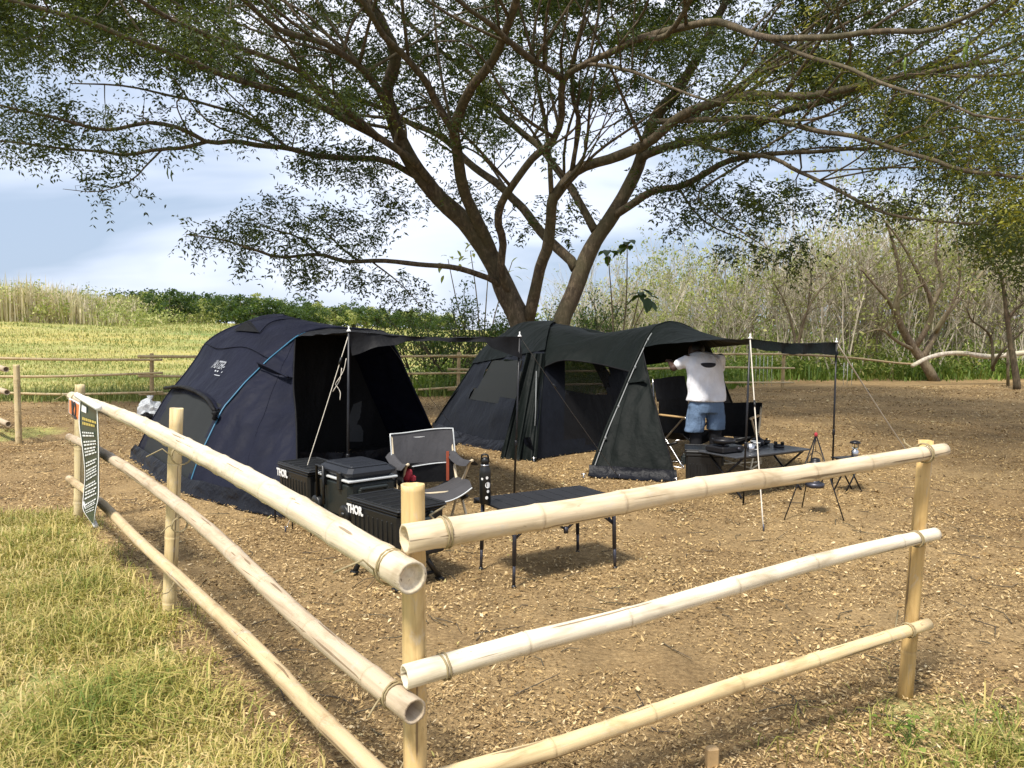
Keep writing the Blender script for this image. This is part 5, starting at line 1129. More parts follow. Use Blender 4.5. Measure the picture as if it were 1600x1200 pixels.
# front crate on its A-frame stool
fc = np.array([D(622, 830, 4.62)[0], 4.62, .238]); rz1 = math.radians(-47)
crate('black lidded crate with white lettering on an A frame stool by the corner post', fc, 0, rz1, (.58, .37, .265), True)
st = thing('step_stool', 'black plastic A frame stool under the front crate', 'stool', fc * np.array([1, 1, 0]), rz1)
m = MB(); m.box((-.29, .185, .205), (.56, .36, .035), bev=.01); m.box((-.29, .185, .226), (.50, .30, .012), bev=.004)
for k in range(5): m.box((-.10 - .095 * k, .185, .232), (.05, .26, .006), bev=.002)
m.build('stool_top', M_BLACKPL, st)
for x in (-.53, -.05):
    m = MB(); m.tube([(x, .15, .195), (x, .02, .01)], .017, 6).tube([(x, .22, .195), (x, .35, .01)], .017, 6).box((x, .185, .165), (.034, .15, .05), bev=.008); m.tube([(x, .06, .06), (x, .31, .06)], .011, 6)
    m.box((x, .02, .008), (.06, .04, .016), bev=.004).box((x, .35, .008), (.06, .04, .016), bev=.004); m.build('a_frame_leg', M_BLACKPL, st)
MB().tube([(-.53, .185, .06), (-.05, .185, .06)], .010, 6).build('stretcher', M_BLACKPL, st)
# rear crate and cooler on one long low stand
rc = np.array([-1.55, 5.87, 0.24]); rz2 = math.radians(-50)
low_stand('long low black slatted stand with thin legs beneath the cooler', np.array([-1.12, 5.36, 0]), rz2, 1.42, .42, .235, 5)
crate('black lidded crate with white lettering beside the left end of the cooler', rc, 0, rz2, (.57, .36, .28), True)
co = thing('cooler_box', 'dark green hard cooler with pale seam and recessed handles', 'cooler', np.array([-1.145, 5.43, .235]), rz2)
L_, W_, H_ = .47, .38, .38
MB().box((-L_ / 2, W_ / 2, H_ * .37), (L_, W_, H_ * .74), bev=.03, taper=1.03).build('cooler_body', M_COOLER, co)
m = MB(); m.box((-L_ / 2, W_ / 2, H_ * .88), (L_ * 1.05, W_ * 1.05, H_ * .20), bev=.03); m.box((-L_ / 2, W_ / 2, H_ * .99), (L_ * .84, W_ * .8, .02), bev=.008)
for k in range(3): m.box((-L_ * (.25 + .25 * k), W_ / 2, H_ * 1.015), (.03, W_ * .7, .008), bev=.003)
m.build('lid', M_COOLERLID, co)
MB().box((-L_ / 2, W_ / 2, H_ * .755), (L_ * 1.06, W_ * 1.06, .016), bev=.004).build('seam_trim', M_TRIM, co)
for side in (0, 1):
    m = MB(); x = .012 if side == 0 else -L_ - .012
    m.box((x, W_ / 2, H_ * .60), (.03, W_ * .62, .030), bev=.01).box((x, W_ / 2, H_ * .36), (.03, W_ * .58, .022), bev=.008).box((x, W_ * .21, H_ * .48), (.03, .03, .10), bev=.01).box((x, W_ * .79, H_ * .48), (.03, .03, .10), bev=.01); m.build('side_handle', M_COOLER, co)
for x in (-L_ * .25, -L_ * .75): MB().box((x, -.012, H_ * .74), (.05, .03, .13), bev=.008).build('latch', M_BLACKPL, co)
for x in (-L_ * .03, -L_ * .97): MB().lathe([(.02, -.02), (.062, -.02), (.068, -.012), (.068, .012), (.062, .02), (.02, .02)], (x, -.025, .06), 18, Matrix.Rotation(math.pi / 2, 3, 'X')).lathe([(.018, -.03), (.018, .03)], (x, -.025, .06), 10, Matrix.Rotation(math.pi / 2, 3, 'X')).build('wheel', M_BLACKPL, co)
MB().tube([(-L_ * .92, -.03, .08), (-L_ * .92, -.035, H_ * .95), (-L_ * .70, -.035, H_ * .95), (-L_ * .70, -.03, .08)], .012, 6).build('pull_handle', M_BLACKPL, co)

# --- folding armchair: local -y is the front
def armchair(name, label, base, rz, cloth, tubem, backh=.82, w=.56, seat=.40, trimmed=True, straps=True, wood_arm=False):
    t = thing(name, label, 'chair', base, rz); hw = w / 2
    for s in (-1, 1):
        x = s * hw
        MB().tube(spline([(x, .30, .0), (x, .10, .27), (x, -.13, .50), (x, -.22, .585), (x, -.27, .60)], 16), .0115, 8).build('front_leg', tubem, t)
        MB().tube(spline([(x, -.25, .0), (x, -.02, .25), (x, .14, .42), (x, .22, .62), (x, .27, backh)], 16), .0115, 8).build('rear_leg', tubem, t)
        MB().tube([(x, -.25, .012), (x, .30, .012)], .010, 6).build('foot_rail', tubem, t)
        if wood_arm: MB().box((x, -.05, .60), (.045, .42, .022), bev=.008).build('armrest', M_WOOD, t)
        else:
            P = np.array([[(x + v * .05, -.27 + u * .53, .605 - .035 * math.sin(math.pi * u) - .045 * abs(v) ** 1.5 + .02 * u) for v in np.linspace(-1, 1, 7)] for u in np.linspace(0, 1, 10)]); MB().sheet(P).build('armrest', cloth, t)
        MB().tube([(x, -.13, .30), (x, -.02, .26), (x, .10, .27)], .016, 7).build('hinge', M_BLACKPL, t)
    MB().tube([(-hw, -.24, .03), (hw, .26, .03)], .008, 6).tube([(-hw, .26, .03), (hw, -.24, .03)], .008, 6).build('cross_brace', tubem, t)
    MB().tube([(-hw, -.12, seat - .06), (hw, -.12, seat - .06)], .010, 6).build('seat_bar', tubem, t)
    S_ = np.array([[(hw * u, -.26 + .50 * v, seat + .045 * abs(u) ** 2 - .05 * (1 - u * u) - .05 * v - (.055 * (1 - v / .14) ** 1.5 if v < .14 else 0)) for v in np.linspace(0, 1, 12)] for u in np.linspace(-1, 1, 18)])
    MB().sheet(wrinkle(S_, .006, 6, True, 3)).build('seat', cloth, t)
    bz0, bz1 = backh - .26, backh + .0
    B1 = np.array([[(hw * 1.05 * u, .180 + .27 * (z - backh + .26) + .04 * (1 - u * u), z + .012 * math.sin(u * 2)) for z in np.linspace(bz0, bz1 + .01, 9)] for u in np.linspace(-1, 1, 18)]); MB().sheet(wrinkle(B1, .004, 5, True, 5)).build('backrest', cloth, t)
    B2 = np.array([[(hw * .98 * u, .17 + .055 * (1 - u * u), z) for z in np.linspace(seat - .04, bz0 + .02, 6)] for u in np.linspace(-1, 1, 12)]); MB().sheet(B2).build('back_mesh', M_BLACKCLOTH, t)
    if trimmed:
        ring = [tuple(B1[i, 0]) for i in range(18)] + [tuple(B1[17, j]) for j in range(9)] + [tuple(B1[i, 8]) for i in range(17, -1, -1)] + [tuple(B1[0, j]) for j in range(8, -1, -1)]
        MB().tube(np.array(ring) - np.array([0, .004, 0]), .0055, 5).tube([tuple(S_[i, 0] - np.array([0, .004, 0])) for i in range(18)], .006, 5).build('piping', M_TRIM, t)
    if straps:
        MB().box((hw * .78, .185, seat + .09), (.022, .008, .24), rz=0).build('rust_strap', M_ORANGESTRAP, t)
        m = MB(); P = np.array([[(-hw - .02, -.20 + .2 * u, .57 - .16 * v) for v in np.linspace(0, 1, 5)] for u in np.linspace(0, 1, 8)]); m.sheet(P); m.sheet(P + np.array([-.05, 0, 0])); m.build('side_pocket', cloth, t)
        MB().lathe([(.02, -.06), (.045, -.03), (.04, .02), (.025, .05)], (-hw + .035, -.10, .50), 9).box((-hw + .07, -.14, .47), (.04, .05, .05), bev=.012).build('red_pouch', M_RED, t)
        MB().box((-.02, B1[9, 8][1] - .012, bz1 - .045), (.10, .004, .016)).build('white_label', M_WHITE, t)
    return t
armchair('camp_chair', 'grey fabric camp chair with pale curved arms beside the cooler', np.array([-.635, 6.05, 0]), math.radians(22), M_GREYCLOTH, M_BEIGE, .765, .50, .40)

# --- black folding table and flask
tb = thing('folding_table', 'low black folding table with metal legs behind the corner fence', 'table', np.array([.24, 5.1, 0]), math.radians(30))
TL, TW, TH = .86, .50, .475; m = MB()
for k in range(8): m.box((-TL / 2 + TL * (k + .5) / 8, 0, TH), (TL / 8 - .003, TW, .014), bev=.003)
m.build('table_top', M_BLACKTOP, tb); m = MB(); m.box((0, -TW / 2 + .012, TH - .018), (TL, .022, .022), bev=.004).box((0, TW / 2 - .012, TH - .018), (TL, .022, .022), bev=.004); m.build('top_frame', M_BLACKMETAL, tb)
for sx in (-1, 1):
    for sy in (-1, 1):
        x, y = sx * TL * .44, sy * TW * .42; o = MB().tube([(x, y, TH - .02), (x * 1.02, y * 1.02, .14)], .0135, 8).tube([(x * 1.02, y * 1.02, .16), (x * 1.03, y * 1.03, 0)], .0105, 8).build('leg', M_GUNMETAL, tb)
        MB().lathe([(.016, 0), (.017, .006), (.012, .02)], (x * 1.03, y * 1.03, 0), 8).build('foot', M_BLACKPL, o)
for sy in (-1, 1):
    y = sy * TW * .42; m = MB()
    for sx in (-1, 1): m.tube([(sx * TL * .44, y, TH * .64), (sx * TL * .22, y, TH - .03)], .008, 6).tube([(sx * TL * .22, y, TH - .03), (0, y, TH * .66)], .008, 6)
    m.lathe([(.016, -.02), (.016, .02)], (0, y, TH * .66), 8); m.build('brace', M_GUNMETAL, tb)
m = MB()
for sx in (-1, 1): m.tube([(sx * TL * .44, -TW * .42, TH * .64), (sx * TL * .44, 0, TH - .03), (sx * TL * .44, TW * .42, TH * .64)], .008, 6)
m.build('end_brace', M_GUNMETAL, tb)
fk = thing('flask', 'tall black insulated flask with white stickers on the black table', 'flask', np.array([D(758, 780, 4.92)[0], 4.92, TH + .008]))
MB().lathe([(.030, 0), (.036, .004), (.0365, .20), (.034, .222), (.026, .238), (.026, .245)], n=20).build('flask_body', M_BLACKPL, fk)
MB().lathe([(.027, .244), (.027, .252)], n=16).build('neck_ring', M_STEEL, fk); MB().lathe([(.025, .252), (.025, .285), (.018, .296), (.010, .298)], n=16).tube(spline([(-.024, 0, .27), (-.018, -.02, .315), (.018, -.02, .315), (.024, 0, .27)], 10), .006, 6).build('flask_lid', M_BLACKPL, fk)
for a, z, r in ((-60, .125, .018), (-118, .165, .007), (-68, .172, .009), (-72, .045, .010), (-58, .085, .009)):
    a = math.radians(a); c = np.array([math.cos(a), math.sin(a), 0]); s_ = np.array([-math.sin(a), math.cos(a), 0]); V = []
    for k in range(14): th = 2 * math.pi * k / 14; u = r * math.cos(th) / .0372; V.append((.0374 * math.cos(a + u), .0374 * math.sin(a + u), z + r * 1.1 * math.sin(th)))
    MB().add(V, [tuple(range(14))]).build('sticker', M_WHITE, fk)

# --- kitchen side: crate, table, cookware
crate('large black lidded crate at the feet of the person in shorts', np.array([D(1128, 760, 7.65)[0], 7.65, 0]), 0, math.radians(-12), (.36, .42, .40), False)
kt = thing('camp_table', 'wide grey roll top table with crossed legs under the open awning', 'table', np.array([2.42, 7.72, 0]), math.radians(31.4))
KL, KW, KH = 1.06, .50, .40; m = MB()
for k in range(9): m.box((0, -KW / 2 + KW * (k + .5) / 9, KH), (KL, KW / 9 - .003, .014), bev=.003)
m.build('table_top', M_TABLETOP, kt)
for x in (-KL * .40, KL * .40):
    MB().tube([(x, -KW * .46, 0), (x, KW * .44, KH - .01)], .011, 6).build('leg', M_BLACKMETAL, kt); MB().tube([(x + .025, KW * .46, 0), (x + .025, -KW * .44, KH - .01)], .011, 6).build('leg', M_BLACKMETAL, kt)
MB().tube([(-KL * .40, 0, KH / 2), (KL * .40, 0, KH / 2)], .009, 6).tube([(-KL * .42, KW * .44, KH - .014), (KL * .42, KW * .44, KH - .014)], .009, 6).tube([(-KL * .42, -KW * .44, KH - .014), (KL * .42, -KW * .44, KH - .014)], .009, 6).build('rail', M_BLACKMETAL, kt)
Rk = Matrix.Rotation(math.radians(31.4), 3, 'Z')
def on_kt(x, y): return np.array([2.42, 7.72, KH + .008]) + np.array(Rk @ Vector((x, y, 0)))
kk = thing('kettle', 'small black round kettle at the back of the grey table', 'kettle', on_kt(.22, .16)); MB().lathe([(.045, 0), (.062, .01), (.068, .04), (.058, .072), (.03, .085)], n=16).build('kettle_body', M_BLACKMETAL, kk); MB().lathe([(.03, .085), (.028, .092), (.008, .096), (.010, .112), (.004, .116)], n=12).build('lid', M_BLACKMETAL, kk); MB().tube([(.06, 0, .045), (.09, 0, .065), (.10, 0, .085)], [.012, .009, .007], 7).build('spout', M_BLACKMETAL, kk); MB().tube(spline([(0, -.055, .075), (0, -.045, .125), (0, .045, .125), (0, .055, .075)], 12), .005, 6).build('handle', M_BLACKMETAL, kk)
sv = thing('camp_stove', 'squat black burner with pot supports on the grey table', 'stove', on_kt(.33, -.02)); MB().lathe([(.05, 0), (.055, .012), (.045, .03), (.03, .034)], n=16).build('burner', M_BLACKMETAL, sv)
for k in range(4): a = k * math.pi / 2 + .5; MB().box((.045 * math.cos(a), .045 * math.sin(a), .042), (.04, .005, .03), rz=a).build('pot_support', M_BLACKMETAL, sv)
bw = thing('bowl', 'black bowl lying beside the burner on the grey table', 'bowl', on_kt(.36, .19)); MB().lathe([(.025, 0), (.05, .015), (.062, .045), (.059, .045), (.046, .018), (.02, .008)], n=16).build('bowl_shell', M_BLACKPL, bw)
gs_ = thing('gas_stove', 'flat black twin stove on the left end of the grey table', 'stove', on_kt(-.36, .06), math.radians(31.4)); MB().box((0, 0, .035), (.30, .24, .06), bev=.012).build('stove_body', M_BLACKMETAL, gs_); MB().lathe([(.05, .066), (.055, .072), (.03, .08)], (-.04, 0, 0), 14).build('burner', M_GUNMETAL, gs_)
m = MB()
for k in range(3): a = k * 2.09; m.box((-.04 + .05 * math.cos(a), .05 * math.sin(a), .08), (.09, .008, .018), rz=a)
m.build('pan_grid', M_BLACKMETAL, gs_); MB().lathe([(.016, -.012), (.016, .012)], (.06, -.125, .04), 10, Matrix.Rotation(math.pi / 2, 3, 'X')).build('knob', M_GUNMETAL, gs_)
pt_ = thing('pan', 'black shallow pan with long handle on the stove', 'pan', on_kt(-.395, .04) + np.array([0, 0, .09])); MB().lathe([(.085, 0), (.105, .01), (.115, .045), (.111, .045), (.10, .012), (.02, .008)], n=20).build('pan_body', M_BLACKMETAL, pt_); MB().tube([(.11, 0, .035), (.20, .01, .05), (.26, .015, .055)], .009, 6).build('handle', M_BLACKPL, pt_)
cup_m = MB().lathe([(.026, 0), (.030, .004), (.034, .075), (.032, .075), (.028, .008), (.005, .006)], n=14)
for (x, y, lab) in ((-.02, -.04, 'clear glass tumbler near the middle of the grey table'), (.05, .06, 'second clear tumbler right behind the first on the grey table')):
    c = thing('tumbler', lab, 'tumbler', on_kt(x, y)); cup_m.build('glass', M_GLASS, c); MB().lathe([(.0345, .073), (.036, .076), (.0345, .079), (.033, .076)], n=14).build('rim', M_TRIM, c)
jar = thing('steel_mug', 'dull steel mug on the grey table close to the stove', 'mug', on_kt(-.14, -.07)); MB().lathe([(.034, 0), (.037, .003), (.037, .08), (.035, .08), (.034, .006), (.005, .005)], n=14).build('mug_body', M_STEEL, jar); MB().tube(spline([(.036, 0, .065), (.062, 0, .06), (.062, 0, .025), (.036, 0, .02)], 10), .004, 6).build('handle', M_STEEL, jar)
# chairs by the table
armchair('camp_chair', 'black high backed camp chair with wooden arms left of the person', np.array([2.05, 9.25, 0]), math.radians(35), M_BLACKCLOTH, M_STEEL, 1.02, .52, .38, False, False, True)
armchair('camp_chair', 'black camp chair half hidden behind the person in shorts', np.array([2.62, 9.15, 0]), math.radians(-30), M_BLACKCLOTH, M_BEIGE, .72, .50, .36, False, False, True)
# --- tripod with hanging lantern
tf = [G(1225, 813), G(1253, 793), G(1320, 818)]; ta = D(1275, 679, 6.68)
tp = thing('tripod', 'thin dark tripod with red collar holding up a lantern', 'tripod', np.array([ta[0], ta[1], 0]))
for p in tf: MB().tube([ta + (p - ta) * .02, p], .0055, 6).build('leg', M_BLACKMETAL, tp, True)
MB().lathe([(.007, -.02), (.014, -.012), (.015, .008), (.007, .018)], ta, 10).build('collar', M_RED, tp, True); MB().tube([ta, ta - np.array([0, 0, .15])], .003, 5).build('chain', M_BLACKMETAL, tp, True)
ln = thing('lantern', 'black oil lantern hanging inside the thin tripod', 'lantern', ta - np.array([0, 0, .46])); 
MB().lathe([(.06, 0), (.078, .006), (.080, .035), (.06, .048), (.035, .055), (.035, .075)], n=18).build('tank', M_GUNMETAL, ln); MB().lathe([(.030, .075), (.046, .10), (.048, .14), (.034, .175), (.030, .18)], n=16).build('globe', M_GLASS, ln)
MB().lathe([(.036, .18), (.072, .192), (.068, .208), (.040, .225), (.040, .245), (.030, .255), (.008, .26)], n=18).build('chimney_cap', M_BLACKMETAL, ln)
for s in (-1, 1): MB().tube(spline([(s * .06, 0, .045), (s * .078, 0, .10), (s * .072, 0, .17), (s * .04, 0, .20)], 10), .006, 6).build('side_tube', M_BLACKMETAL, ln)
MB().tube(spline([(-.072, 0, .16), (-.06, 0, .26), (0, 0, .315), (.06, 0, .26), (.072, 0, .16)], 14), .003, 5).build('bail_handle', M_BLACKMETAL, ln)
# --- little stand with lamp
ls = G(1326, 768) ; lt = thing('small_stand', 'little black folding stand right of the hanging lantern', 'stand', ls, .3); MB().box((-.02, 0, .335), (.26, .18, .014), bev=.004).build('stand_top', M_BLACKMETAL, lt)
for s in (-1, 1): MB().tube([(-.11, s * .08, 0), (.08, s * .08, .33)], .008, 6).build('leg', M_BLACKMETAL, lt); MB().tube([(.10, s * .07, 0), (-.10, s * .07, .33)], .008, 6).build('leg', M_BLACKMETAL, lt)
lm = thing('camp_lamp', 'small steel gas lamp with black cap on the little stand', 'lamp', ls + np.array([.06, .02, .343])); MB().lathe([(.03, 0), (.034, .006), (.034, .06), (.02, .075), (.016, .08)], n=14).build('lamp_base', M_STEEL, lm); MB().lathe([(.018, .08), (.028, .09), (.028, .12), (.018, .13)], n=14).build('globe', M_GLASS, lm); MB().lathe([(.02, .13), (.052, .136), (.05, .148), (.03, .158), (.008, .165)], n=16).build('cap', M_BLACKMETAL, lm)
for k in range(3): a = k * 2.09; MB().tube([(.03 * math.cos(a), .03 * math.sin(a), .08), (.034 * math.cos(a), .034 * math.sin(a), .135)], .003, 5).build('guard_wire', M_BLACKMETAL, lm)

# --- small things lying about
def crumple(name, label, cat_, c, R, mat, sq=(1, 1, .8), seed=1, amp=.35):
    t = thing(name, label, cat_, c); bm_ = bmesh.new(); bmesh.ops.create_icosphere(bm_, subdivisions=3, radius=R)
    for v in bm_.verts:
        n = v.co.normalized(); f = 1 + amp * mnoise.noise(n * 2.6 + Vector((seed, 0, 0))) + amp * .6 * abs(mnoise.noise(n * 6 + Vector((0, seed, 0)))); v.co = Vector((n.x * R * f * sq[0], n.y * R * f * sq[1], max(0, R * sq[2] * .9 + n.z * R * f * sq[2])))
    me = bpy.data.meshes.new('crumpled_sheet'); bm_.to_mesh(me); bm_.free(); me.materials.append(mat); o = bpy.data.objects.new('crumpled_sheet', me); COL.objects.link(o); o.parent = t; return t
b = crumple('plastic_bag', 'knotted clear white plastic bag on the soil behind the navy tent', 'bag', G(236, 660), .17, M_BAGPL, (1, .8, 1.1), 3, .8); MB().lathe([(.05, .33), (.03, .37), (.02, .40), (.06, .47)], n=9).build('knot', M_BAGPL, b)
crumple('dark_pouch', 'black pouch leaning against the white plastic bag', 'pouch', G(229, 662), .12, M_BLACKCLOTH, (.9, .8, .8), 5)
crumple('paper_scrap', 'crumpled white scrap lying by the far right rail', 'litter', G(1252, 587), .13, M_WHITE, (1.1, .8, .9), 8, .6)
for i, px in enumerate((1181, 1187, 1193, 1199, 1206)):
    t = thing('white_stake', 'thin white stake standing in the green weeds behind the awning', 'stake', D(px, 570, 22.6) * np.array([1, 1, 0]), 0, 'white stakes in the weeds beside the fence post'); zt = D(px, 555 + (i % 2) * 2, 22.6)[2]; MB().tube([(0, 0, 0), (.01, 0, zt)], .007, 5).build('stake', M_TRIM, t)
for i, px in enumerate((1318, 1324, 1331)):
    t = thing('white_stake', 'thin white stake standing in the weeds right of the awning pole', 'stake', D(px, 580, 22.9) * np.array([1, 1, 0]), 0, 'white stakes right of the awning'); zt = D(px, 567, 22.9)[2]; MB().tube([(0, 0, 0), (.01, 0, zt)], .007, 5).build('stake', M_TRIM, t)
wk = thing('wooden_block', 'short pale wooden stub poking up at the bottom edge of the picture', 'block', G(1112, 1200)); MB().box((0, 0, .03), (.045, .035, .10), bev=.006, rz=.2).build('stub', M_WOOD, wk)
# creeping weed with round leaves at lower right
for (px, py, nl, lab) in ((1425, 1172, 11, 'round leaved weed sprouting in the near right corner'), (1395, 1150, 7, 'smaller round leaved weed just behind the near right one')):
    b = G(px, py); t = thing('weed', lab, 'weed', b); st_ = []
    for k in range(nl):
        a = random.uniform(0, 6.28); rr = random.uniform(.02, .09); tpz = random.uniform(.03, .11); tip = b + np.array([rr * math.cos(a), rr * math.sin(a), tpz]); st_.append((np.array([b, (b + tip) / 2 + np.array([0, 0, .015]), tip]), np.array([.002, .0017, .0012])))
        V, Fs = big_leaf(tip, (math.cos(a), math.sin(a), .2), random.uniform(.022, .036), random.uniform(.02, .03)); mesh_np('leaf', np.array(V), Fs, M_HERB, t, world=True, smooth=True, rnd=np.full(len(V), random.uniform(.3, .9)))
    tubes_mesh('stem', st_, M_HERB, t, 4, world=True)

# ================================================================== PERSON
def remesh(name, build, vox, mat, parent, smooth=4):
    m = MB(); build(m); me = bpy.data.meshes.new('t'); me.from_pydata(m.v, [], m.f); o = bpy.data.objects.new('t', me); COL.objects.link(o)
    md = o.modifiers.new('r', 'REMESH'); md.mode = 'VOXEL'; md.voxel_size = vox; md.use_smooth_shade = True
    s_ = o.modifiers.new('s', 'SMOOTH'); s_.factor = .5; s_.iterations = smooth
    dg = bpy.context.evaluated_depsgraph_get(); me2 = bpy.data.meshes.new_from_object(o.evaluated_get(dg)); bpy.data.objects.remove(o)
    me2.materials.clear(); me2.materials.append(mat); me2.name = name; me2.polygons.foreach_set('use_smooth', np.ones(len(me2.polygons), bool)); r = bpy.data.objects.new(name, me2); COL.objects.link(r); r.parent = parent; return r
def ball(m, c, r):
    rx, ry, rz_ = (r, r, r) if not isinstance(r, tuple) else r; V = []; Fs = []; nu, nv = 14, 9
    for i in range(nv + 1):
        th = math.pi * i / nv
        for j in range(nu): ph = 2 * math.pi * j / nu; V.append((c[0] + rx * math.sin(th) * math.cos(ph), c[1] + ry * math.sin(th) * math.sin(ph), c[2] - rz_ * math.cos(th)))
    for i in range(nv):
        for j in range(nu): k = (j + 1) % nu; Fs.append((i * nu + j, i * nu + k, (i + 1) * nu + k, (i + 1) * nu + j))
    m.add(V, Fs, True)
def limb(m, a, b, r0, r1, n=7):
    a, b = np.array(a, float), np.array(b, float)
    for t in np.linspace(0, 1, n): ball(m, a + (b - a) * t, r0 + (r1 - r0) * t)
    m.tube([a, b], [r0, r1], 14)
def oval(m, rings, n=20):
    """closed loft of ellipses (cx,cy,cz,rx,ry)"""
    V = []; Fs = []
    for cx_, cy_, cz_, rx, ry in rings:
        for i in range(n): a = 2 * math.pi * i / n; V.append((cx_ + rx * math.cos(a), cy_ + ry * math.sin(a), cz_))
    for k in range(len(rings) - 1):
        for i in range(n): j = (i + 1) % n; Fs.append((k * n + i, k * n + j, (k + 1) * n + j, (k + 1) * n + i))
    Fs += [tuple(range(n - 1, -1, -1)), tuple(range((len(rings) - 1) * n, len(rings) * n))]; m.add(V, Fs, True)
pe = thing('person', 'person in white t-shirt and blue denim shorts seen from behind under the awning', 'person', np.array([D(1103, 640, 8.5)[0], 8.5, 0]), math.radians(4))
SHL, ELL, WRL = (-.182, .10, 1.285), (-.325, .14, 1.185), (-.30, .39, 1.24); SHR, ELR, WRR = (.185, .10, 1.295), (.245, .31, 1.10), (.10, .53, 1.10); HD = (-.02, .36, 1.36)
def hand(m, w_, e_):
    d = np.array(w_) - np.array(e_); d /= np.linalg.norm(d); s_ = np.cross(d, [0, 0, 1.]); s_ /= np.linalg.norm(s_); u_ = np.cross(s_, d); w_ = np.array(w_)
    for k in (-1.2, -.4, .4, 1.2): limb(m, w_ + s_ * .010 * k, w_ + d * .085 + s_ * .021 * k, .017, .013, 5)
    for k, ln_ in ((-1.5, .062), (-.5, .078), (.5, .074), (1.5, .058)):
        a = w_ + d * .085 + s_ * .0185 * k; b1_ = a + d * ln_ * .5 - u_ * .012; limb(m, a, b1_, .0095, .009, 4); limb(m, b1_, b1_ + d * ln_ * .40 - u_ * .028, .009, .0075, 4)
    a = w_ + d * .03 + s_ * .03; b1_ = a + s_ * .03 + d * .03 - u_ * .008; limb(m, a, b1_, .012, .010, 4); limb(m, b1_, b1_ + d * .03 - u_ * .012, .010, .008, 4)
def body(m):
    for s in (-1, 1):
        x = s * .105; limb(m, (x, 0, .86), (x * 1.05, .01, .48), .082, .056); limb(m, (x * 1.05, .01, .48), (x * 1.05, -.015, .33), .054, .057); limb(m, (x * 1.05, -.015, .33), (x * 1.05, 0, .09), .056, .036)
        limb(m, (x * 1.05, -.04, .04), (x * 1.15, .15, .03), .036, .030)
    oval(m, [(0, 0, .80, .16, .11), (0, 0, .92, .165, .115), (0, .03, 1.05, .155, .105), (-.005, .07, 1.2, .175, .115), (-.01, .11, 1.30, .17, .10), (-.01, .14, 1.34, .09, .07)])
    limb(m, (-.01, .15, 1.30), (-.02, .28, 1.34), .056, .052)
    ball(m, HD, (.076, .098, .098)); limb(m, (HD[0], HD[1] + .05, HD[2] - .05), (HD[0], HD[1] + .075, HD[2] - .085), .045, .032); ball(m, (0, HD[1] + .11, HD[2] - .04), (.012, .018, .020))
    for s in (-1, 1): ball(m, (s * .078, HD[1] - .005, HD[2] - .01), (.012, .022, .032))
    for a, b, c in ((SHL, ELL, WRL), (SHR, ELR, WRR)): limb(m, a, b, .050, .040); limb(m, b, c, .041, .027); hand(m, c, b)
remesh('body', body, .011, M_SKIN, pe, 2)
def hair(m): ball(m, (0, HD[1] - .022, HD[2] + .018), (.082, .096, .092))
remesh('hair', hair, .012, M_HAIR, pe, 2)
def shirt(m):
    oval(m, [(.005, -.01, .825, .222, .160), (.005, -.008, .86, .218, .158), (.0, .012, .98, .205, .145), (-.005, .035, 1.10, .200, .136), (-.008, .07, 1.22, .200, .130), (-.01, .10, 1.29, .188, .112), (-.01, .13, 1.335, .15, .09), (-.01, .15, 1.36, .075, .075)], 28)
    for a, b in ((SHL, ELL), (SHR, ELR)):
        a = np.array(a); b = np.array(b); limb(m, a + np.array([.0, .0, -.012]), a + (b - a) * .60, .060, .063)
ts_ = remesh('t_shirt', shirt, .013, M_SHIRT, pe, 6)
for v in ts_.data.vertices:
    p = v.co; k = min(1, max(0, (1.32 - p.z) / .25)); a = mnoise.noise(Vector((p.x * 7 + p.z * 5, p.y * 7, p.z * 6 - p.x * 5))) + .6 * mnoise.noise(Vector((p.x * 15, p.y * 15, p.z * 9))); n_ = Vector((p.x, p.y - .04, 0)).normalized(); v.co = p + n_ * a * .016 * (.35 + .65 * k)
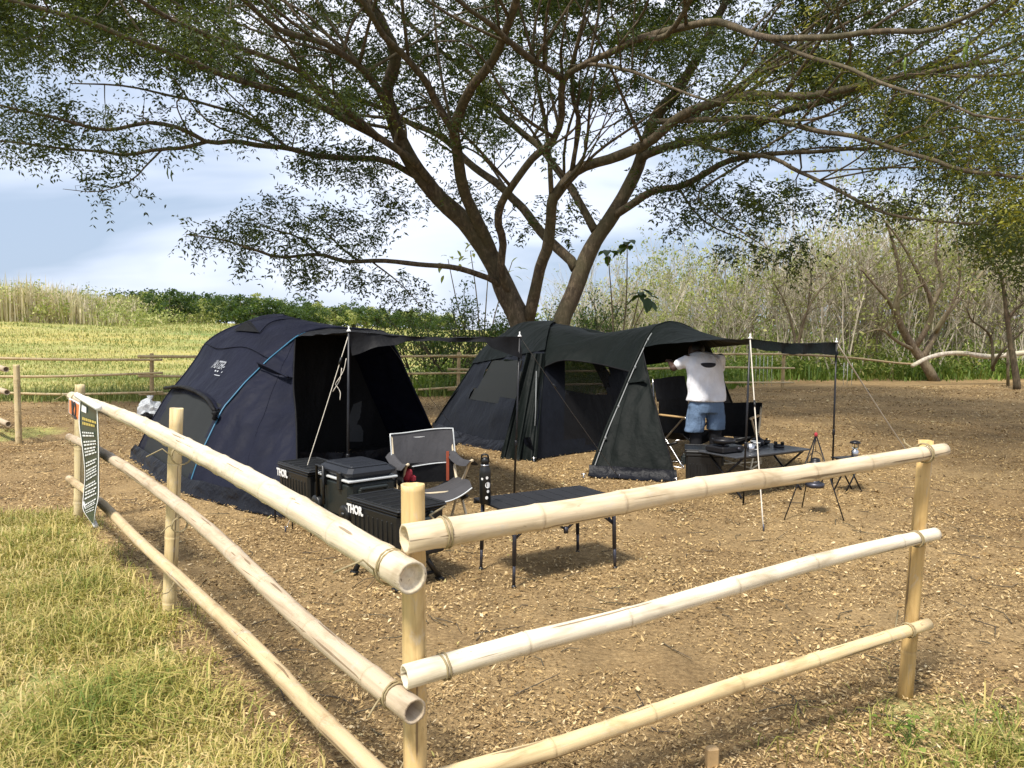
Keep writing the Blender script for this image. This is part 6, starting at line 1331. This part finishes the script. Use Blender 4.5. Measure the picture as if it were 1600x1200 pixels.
def shorts(m):
    oval(m, [(0, -.005, .70, .19, .135), (0, -.005, .78, .20, .142), (0, -.0, .87, .185, .13)], 24)
    for s in (-1, 1): oval(m, [(s * .122 - .01, .01 * s, .50 + .012 * s, .104, .102), (s * .116, 0, .60, .104, .107), (s * .100, 0, .72, .100, .115), (s * .09, 0, .80, .095, .115)], 20)
sh_ = remesh('denim_shorts', shorts, .012, M_DENIM, pe, 4)
for v in sh_.data.vertices:
    p = v.co; a = mnoise.noise(Vector((p.x * 9, p.y * 9, p.z * 11 + p.x * 6))) + .5 * mnoise.noise(Vector((p.x * 20, p.y * 20, p.z * 20))); v.co = p + Vector((p.x - (.11 if p.x > 0 else -.11), p.y, 0)).normalized() * a * .011
def leggings(m):
    for s in (-1, 1): x = s * .11; oval(m, [(x, -.0, .11, .046, .050), (x, -.012, .33, .065, .068), (x, .006, .48, .066, .068), (x, .004, .58, .078, .082)], 16)
remesh('leggings', leggings, .012, M_LEGGING, pe, 3)
for s in (-1, 1):
    def shoe(m, s=s): limb(m, (s * .115, -.055, .045), (s * .128, .15, .035), .046, .040, 8); m.box((s * .12, .05, .012), (.095, .29, .024), bev=.01)
    remesh('shoe', shoe, .010, M_BLACKPL, pe, 3)
V = []
for k in range(20): a = 2 * math.pi * k / 20; V.append((.005 + .085 * math.cos(a), -.0, 1.235 + (.042 if math.sin(a) < 0 else .012) * math.sin(a)))
bpy.context.view_layer.update()
ts = [c for c in pe.children if c.name.startswith('t_shirt')][0]; dg = bpy.context.evaluated_depsgraph_get()
from mathutils.bvhtree import BVHTree
bv = BVHTree.FromPolygons([v.co for v in ts.data.vertices], [tuple(p.vertices) for p in ts.data.polygons]); Pp = []
rings = []
for f in (0.0, .35, .7, 1.0):
    row = []
    for v in V:
        c = Vector((.005 + (v[0] - .005) * f, -1, 1.235 + (v[2] - 1.235) * f)); h = bv.ray_cast(c, Vector((0, 1, 0)))[0]; row.append((h.x, h.y - .004, h.z) if h else (c.x, -.12, c.z))
    rings.append(row)
Vp = [p for r_ in rings for p in r_]; Fp = [(a * 20 + i, a * 20 + (i + 1) % 20, (a + 1) * 20 + (i + 1) % 20, (a + 1) * 20 + i) for a in range(3) for i in range(20)]
mesh_np('back_print', np.array(Vp), Fp, M_DARKPRINT, pe, smooth=True)
